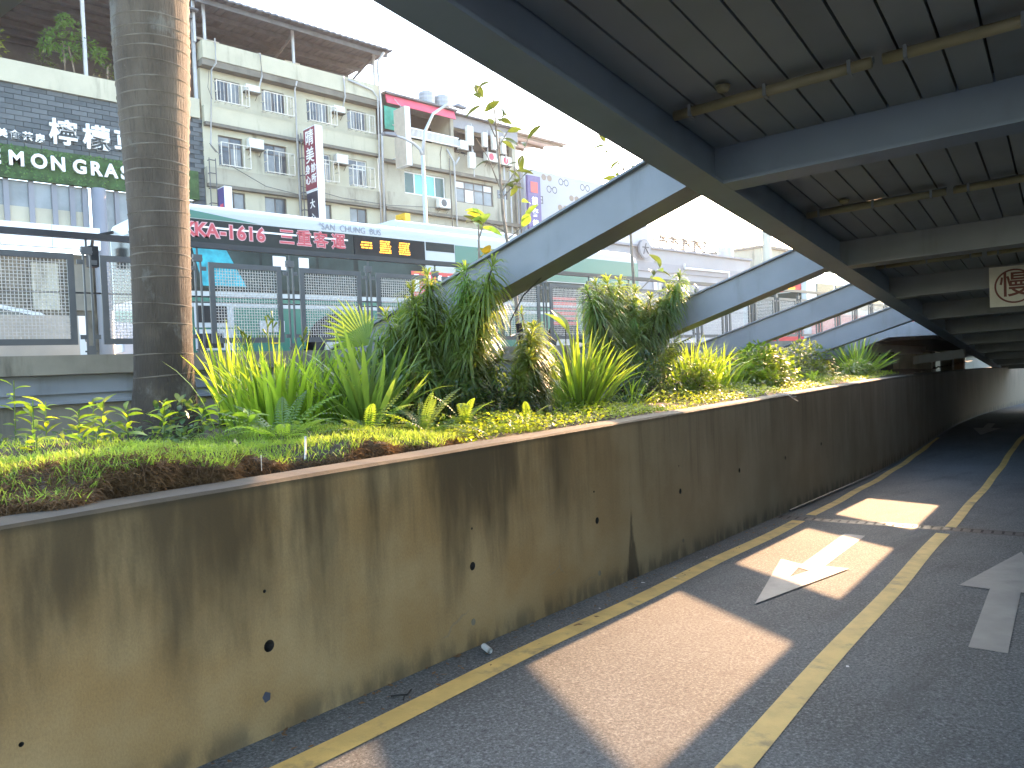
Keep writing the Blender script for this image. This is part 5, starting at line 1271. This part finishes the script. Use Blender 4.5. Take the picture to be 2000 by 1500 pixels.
sapling('leaning sapling with big yellow leaves left of the tall thin one', 7.0, 5.6, [(7.1, 5.6, 1.0), (7.05, 5.6, 2.0), (7.1, 5.6, 2.7), (7.12, 5.6, 3.2)],
    [([(7.1, 5.6, 3.0), (7.2, 5.55, 3.3)], 7, B_), ([(7.08, 5.6, 2.7), (7.25, 5.5, 2.9)], 5, B_+[BR[3]]), ([(7.06, 5.6, 2.4), (7.2, 5.45, 2.5)], 4, [BR[3], BR[2]])], .24)
sapling('slim sapling between the first and second struts, crown against the sky', 10.6, 5.3, [(10.55, 5.3, 1.0), (10.45, 5.3, 2.4), (10.4, 5.3, 3.4), (10.3, 5.3, 4.0), (10.2, 5.3, 4.75)],
    [([(10.3, 5.3, 4.1), (9.95, 5.35, 4.3)], 6, A_), ([(10.3, 5.3, 4.3), (9.9, 5.35, 4.6), (9.6, 5.4, 4.85)], 7, A_), ([(10.3, 5.3, 4.2), (10.7, 5.25, 4.4)], 5, A_), ([(10.35, 5.3, 3.6), (9.9, 5.35, 3.85), (9.5, 5.4, 3.6)], 9, B_), ([(10.35, 5.3, 3.5), (10.7, 5.25, 3.8)], 5, A_), ([(10.35, 5.3, 3.4), (9.8, 5.35, 3.5)], 5, B_), ([(10.45, 5.3, 2.5), (10.9, 5.2, 2.8), (11.2, 5.2, 3.0)], 7, B_), ([(10.5, 5.3, 2.3), (11.2, 5.2, 2.6), (11.5, 5.1, 2.7)], 7, B_+[BR[3]])], .25)
bp = thing('broadleaf_plant', 'broad glossy leaves standing between the drooping shrubs', 'plant', P(8.1, 5.1, 1.02))
m = MB()
for a, b, c in ((8.15, 5.1, 2.0), (8.45, 5.1, 1.75), (7.9, 5.1, 1.7)): m.tube([Vector((0, 0, 0)), (P(a, b, c)-P(8.1, 5.1, 1.02))*.6, P(a, b, c)-P(8.1, 5.1, 1.02)], [.012, .009, .006], 6)
m.build('stem', M_stem).parent = bp
for a, b, c, az, el, L in ((8.2, 5.1, 1.9, 1.7, 1.2, .38), (8.15, 5.1, 1.95, 2.8, .9, .34), (8.45, 5.1, 1.72, .4, .4, .40), (8.5, 5.1, 1.7, -.8, .2, .42), (7.9, 5.1, 1.7, 2.6, .7, .32), (7.85, 5.1, 1.65, 3.6, .3, .34), (8.3, 5.1, 1.6, -1.6, .3, .36), (7.9, 5.0, 1.4, -2.2, .5, .3)):
    leafat(bp, P(a, b, c)-P(8.1, 5.1, 1.02), az, el, L, [BR[2], BR[0]], 0)

# small weeds around the palm foot
WG = 'bright weeds in the turf by the palm'
for i, (s, v, h, nl) in enumerate(((1.95, 4.9, .32, 10), (2.25, 5.0, .2, 9), (1.55, 4.6, .18, 8), (2.45, 5.1, .24, 9), (2.0, 4.4, .14, 8), (2.4, 4.7, .22, 12), (2.15, 4.55, .16, 9), (2.55, 4.55, .24, 12), (2.75, 4.45, .18, 10), (2.62, 5.6, .30, 9), (2.2, 5.8, .45, 10), (2.35, 5.7, .3, 10), (2.95, 4.25, .16, 9), (1.7, 5.2, .16, 9), (1.35, 4.9, .14, 9), (2.9, 4.5, .2, 9), (1.2, 4.5, .12, 7), (1.8, 4.5, .12, 8))):
    lab = 'tall bright weed left of the palm, standing clear above the turf' if i == 0 else ('leafy weed pressed against the left side of the palm foot' if i == 10 else 'small bright leafy weed in the turf near the palm foot')
    t = thing('weed', lab, 'weed', P(s, v, soil_at(s, v)+.08), WG)
    m = MB(); m.tube([(0, 0, -.05), (0.01, 0, h)], .004, 5); m.build('stem', M_mid).parent = t
    for k in range(nl):
        leafat(t, Vector((.0, 0, h*(.25+.75*k/nl))), k*2.4, rnd.uniform(.1, .9), rnd.uniform(.07, .13), LN)
# turf: sods laid on the soil, brown root face towards the wall, grass on top
def sedge(s): return 3.33 + .07*math.sin(s*3.1) + .05*math.sin(s*7.7+1)+.03*math.sin(s*17) + (.10 if s > 3.0 else 0)*min(1, (s-3.0))
def sodz(s, v): return ztop(s) + (.085 + .03*math.sin(s*4.3) + .03*math.sin(s*9+v*9)) * min(1, max(.25, (4.2-s)/1.2)) + .02*math.sin(v*6+s*3) + min(0, (v-sedge(s)-.05)*.25)
m = MB(); vs = []; ns_, nv_ = 110, 12
for i in range(ns_+1):
    s = .85 + 3.5*i/ns_ if True else 0
    for k in range(nv_+2):
        if k == 0: vs.append(P(s, sedge(s)-.02+rnd.uniform(-.012, .012), ztop(s)-.03))
        else:
            v = sedge(s)+.0+(1.5)*((k-1)/nv_)**1.4; vs.append(P(s, v+rnd.uniform(-.008, .008), sodz(s, v)-(.03 if k == 1 else 0)+rnd.uniform(-.008, .008)))
w_ = nv_+2
m.add(vs, [(i*w_+k, (i+1)*w_+k, (i+1)*w_+k+1, i*w_+k+1) for i in range(ns_) for k in range(w_-1)])
stuff(m.build('turf_sod', M_soil)); bpy.data.objects['turf_sod']['label'] = 'cut edge of brown turf sods along the coping'; bpy.data.objects['turf_sod']['category'] = 'turf'
m = MB()
def strand(m, p, d, L, w2, droop):
    side = d.cross(Vector((rnd.uniform(-1, 1), rnd.uniform(-1, 1), .3))).normalized()*w2
    a = p+d*L*.55; e = p+d*L-Vector((0, 0, droop*L))
    m.add([p-side, p+side, a+side*.8, a-side*.8, e], [(0, 1, 2, 3), (3, 2, 4)])
for _ in range(13000):
    s = rnd.uniform(.85, 4.3) if rnd.random() < .5 else rnd.uniform(.85, 2.2)
    if rnd.random() < .55:
        f_ = rnd.random(); p = P(s, sedge(s)-.02+.05*f_*rnd.random(), ztop(s)-.01+f_*(sodz(s, sedge(s)+.03)-ztop(s)))
    else:
        v = sedge(s)+rnd.uniform(0, .4); p = P(s, v, sodz(s, v)+.004)
        if s > 2.1: s = rnd.uniform(.85, 1.9); p = P(s, v, sodz(s, v)+.004)
    d = Vector((rnd.uniform(-1, 1), rnd.uniform(-1, .4), rnd.uniform(-.5, .5))).normalized()
    strand(m, p, d, rnd.uniform(.03, .085), .0022, .4)
stuff(m.build('turf_thatch', M_thatch)); o = bpy.data.objects['turf_thatch']; o['label'] = 'dry brown straw roots hanging from the turf edge'; o['category'] = 'straw'
m = MB()
for _ in range(34000):
    s = rnd.uniform(.85, 5.2); v = sedge(min(s, 4.3))+rnd.uniform(-.02, 1.0)**1 * (1.5 if rnd.random() < .4 else 1)
    if s < 1.5 and v < 3.52+.15*math.sin(s*5) and rnd.random() < .70: continue
    if 2.35 < s < 2.95 and v < sedge(s)+.10 and rnd.random() < .7: continue
    z = sodz(s, v) if s < 4.3 and v < sedge(min(s, 4.3))+1.45 else soil_at(s, v)
    d = Vector((rnd.uniform(-.7, .7), rnd.uniform(-.7, .7), rnd.uniform(.5, 1.3))).normalized()
    strand(m, P(s, v, z-.01), d, rnd.uniform(.035, .09), .0024, rnd.uniform(0, .6))
stuff(m.build('grass', M_grass)); o = bpy.data.objects['grass']; o['label'] = 'short green turf grass in front of the palm'; o['category'] = 'grass'
m = MB()
for _ in range(15000):
    s = 3.9 + 15.5*rnd.random()**1.25
    if s < 4.5 and rnd.random() < .5: continue
    v = 3.25 + .72*rnd.random()**1.2*(1 if s > 5 else .7)
    hump = .05+.05*math.sin(s*2.3)*math.sin(s*.9+1)+.05*min(1, (v-3.2)*2)
    p = P(s, v+.02*math.sin(s*9), ztop(min(s, 17))-.02+hump*rnd.uniform(.2, 1.15))
    d = Vector((rnd.uniform(-1, 1), rnd.uniform(-1, 1), rnd.uniform(-.1, .8))).normalized()
    L = rnd.uniform(.022, .045); add_leaf(m, p, d, L, L*.6, .2, 1)
stuff(m.build('ground_cover', M_cover)); o = bpy.data.objects['ground_cover']; o['label'] = 'lime green ground cover leaves along the coping'; o['category'] = 'ground cover'
m = MB()
for _ in range(9000):                                 # litter of low leaves on the open soil behind
    s = rnd.uniform(2.2, 19); vb_ = min(6.8, vback(s)); v = rnd.uniform(3.7, max(3.8, vb_))
    p = P(s, v, soil_at(s, v)+rnd.uniform(.0, .13)); d = Vector((rnd.uniform(-1, 1), rnd.uniform(-1, 1), rnd.uniform(0, 1))).normalized()
    L = rnd.uniform(.05, .10); add_leaf(m, p, d, L, L*.4, .3, 1)
stuff(m.build('low_undergrowth', M_mid)); o = bpy.data.objects['low_undergrowth']; o['label'] = 'low leafy undergrowth covering the planter soil'; o['category'] = 'undergrowth'

# ================================================================== small things
def stick(label, s, v, z0, h, lean, r=.006, mt=M_litter, name='plant_marker'):
    m = MB(); b = P(s, v, z0); m.box((-r, -r*.4, 0), (r, r*.4, h)); o = m.build(name, mt, None)
    o.location = b; o.rotation_euler = (lean[0], lean[1], .6); return tag(o, label, 'marker')
stick('white plastic plant marker stuck upright in the turf edge', 2.72, 3.42, ztop(2.7)+.02, .125, (.05, .03), .008)
stick('thin dry stalk standing beside the white plant marker', 2.98, 3.42, ztop(3)+.01, .12, (-.1, .08), .003, M_thatch, 'dry_stalk')
stick('thin pale stalk leaning at the turf edge left of the white marker', 2.38, 3.34, ztop(2.4)+.005, .09, (.2, -.35), .0025, M_litter, 'dry_stalk')
m = MB(); a = P(3.60, 2.93, zg(3.6)+.020); b = P(3.55, 2.845, zg(3.55)+.020); m.tube([a, b], .018, 14, False); m.tube([a, b], .0155, 14, False)
t = tag(m.build('paper_tube', M_litter, None), 'small white paper tube lying on the asphalt by the wall foot', 'litter')
m = MB(); n_ = 9
for i in range(n_):
    a = rnd.uniform(0, 6.28); m.add([P(1.42+rnd.uniform(-.05, .05), 3.27+rnd.uniform(-.02, .03), 1.063+rnd.uniform(0, .012)) for _ in range(3)], [(0, 1, 2)])
tag(m.build('plastic_scrap', M_greenbag), 'crumpled green plastic scrap on the coping at the left', 'litter')
m = MB(); m.tube([P(10.0, 3.1, 1.02), P(10.1, 2.98, 1.0), P(10.3, 2.96, .93), P(10.42, 2.95, .90)], .005, 5); m.tube([P(10.2, 2.965, .97), P(10.28, 2.93, .97)], .003, 4)
tag(m.build('hanging_twig', M_litter), 'pale bare twig hanging over the wall coping', 'twig')
m = MB(); m.tube([P(2.74, 2.86, zg(2.7)+.008), P(2.80, 2.80, zg(2.8)+.012), P(2.86, 2.83, zg(2.8)+.008)], .005, 5); m.tube([P(2.79, 2.81, zg(2.8)+.01), P(2.75, 2.78, zg(2.8)+.007)], .004, 4)
tag(m.build('fallen_twig', M_void), 'dark little twig on the asphalt beside the yellow line', 'twig')
for i, (s, v, sz) in enumerate(((5.6, 2.86, .02), (4.5, 1.05, .014), (5.9, 2.72, .015), (4.75, 2.78, .012), (6.8, 2.80, .012))):
    m = MB(); m.add([P(s+sz*math.cos(k*1.26)*rnd.uniform(.6, 1.2), v+sz*math.sin(k*1.26)*rnd.uniform(.6, 1.2), zg(s)+.006+.003*(k % 2)) for k in range(5)], [(0, 1, 2, 3, 4)])
    tag(m.build('litter_scrap', M_litter), 'tiny pale litter scrap on the asphalt path', 'litter', 'litter scraps')
m = MB()
for _ in range(260):
    s_ = rnd.uniform(1.2, 12); v_ = 2.985-.30*rnd.random()**2.2; L = rnd.uniform(.006, .026); a_ = rnd.uniform(0, 6.28)
    c_ = [P(s_+L*math.cos(a_+k*1.57)*(1 if k % 2 else .45), v_+L*math.sin(a_+k*1.57)*(1 if k % 2 else .45), zg(s_)+.006+rnd.uniform(0, .006)) for k in range(4)]
    m.add(c_, [(0, 1, 2, 3)])
o = stuff(m.build('leaf_litter', M_thatch)); o['label'] = 'dry leaf crumbs and grit gathered along the wall foot'; o['category'] = 'litter'
# white thin pipe along the far wall foot
m = MB(); m.tube([P(s, wv(s)-.05, zg(s)+.03) for s in [9.9+.8*k for k in range(28)]], .014, 8)
tag(m.build('foot_pipe', M_fence), 'thin grey pipe along the foot of the planter wall beyond the drain', 'pipe')
m = MB(); m.tube([P(6.0, 4.0, 2.345), P(6.05, 4.25, 2.20), P(6.3, 4.6, 1.98), P(6.7, 4.9, 1.85), P(7.05, 5.0, 1.9)], .007, 5)
tag(m.build('hanging_cable', M_acd), 'black cable sagging under the first strut', 'cable')

# ================================================================== haze: thin bright air over the street
m = MB(); m.box((-950, -950, -2.8), (950, 950, 26))
hz = m.build('haze', [])
hm_, t_, b_ = nodes('thin haze'); t_.nodes.remove(b_)
pv = t_.nodes.new('ShaderNodeVolumePrincipled'); pv.inputs['Color'].default_value = (.90, .95, 1.0, 1); pv.inputs['Density'].default_value = .00035; pv.inputs['Anisotropy'].default_value = .55
t_.links.new(pv.outputs[0], t_.nodes['Material Output'].inputs['Volume'])
hz.data.materials.clear(); hz.data.materials.append(hm_); stuff(hz)
hz['label'] = 'thin bright haze in the air over the street'; hz['category'] = 'haze'
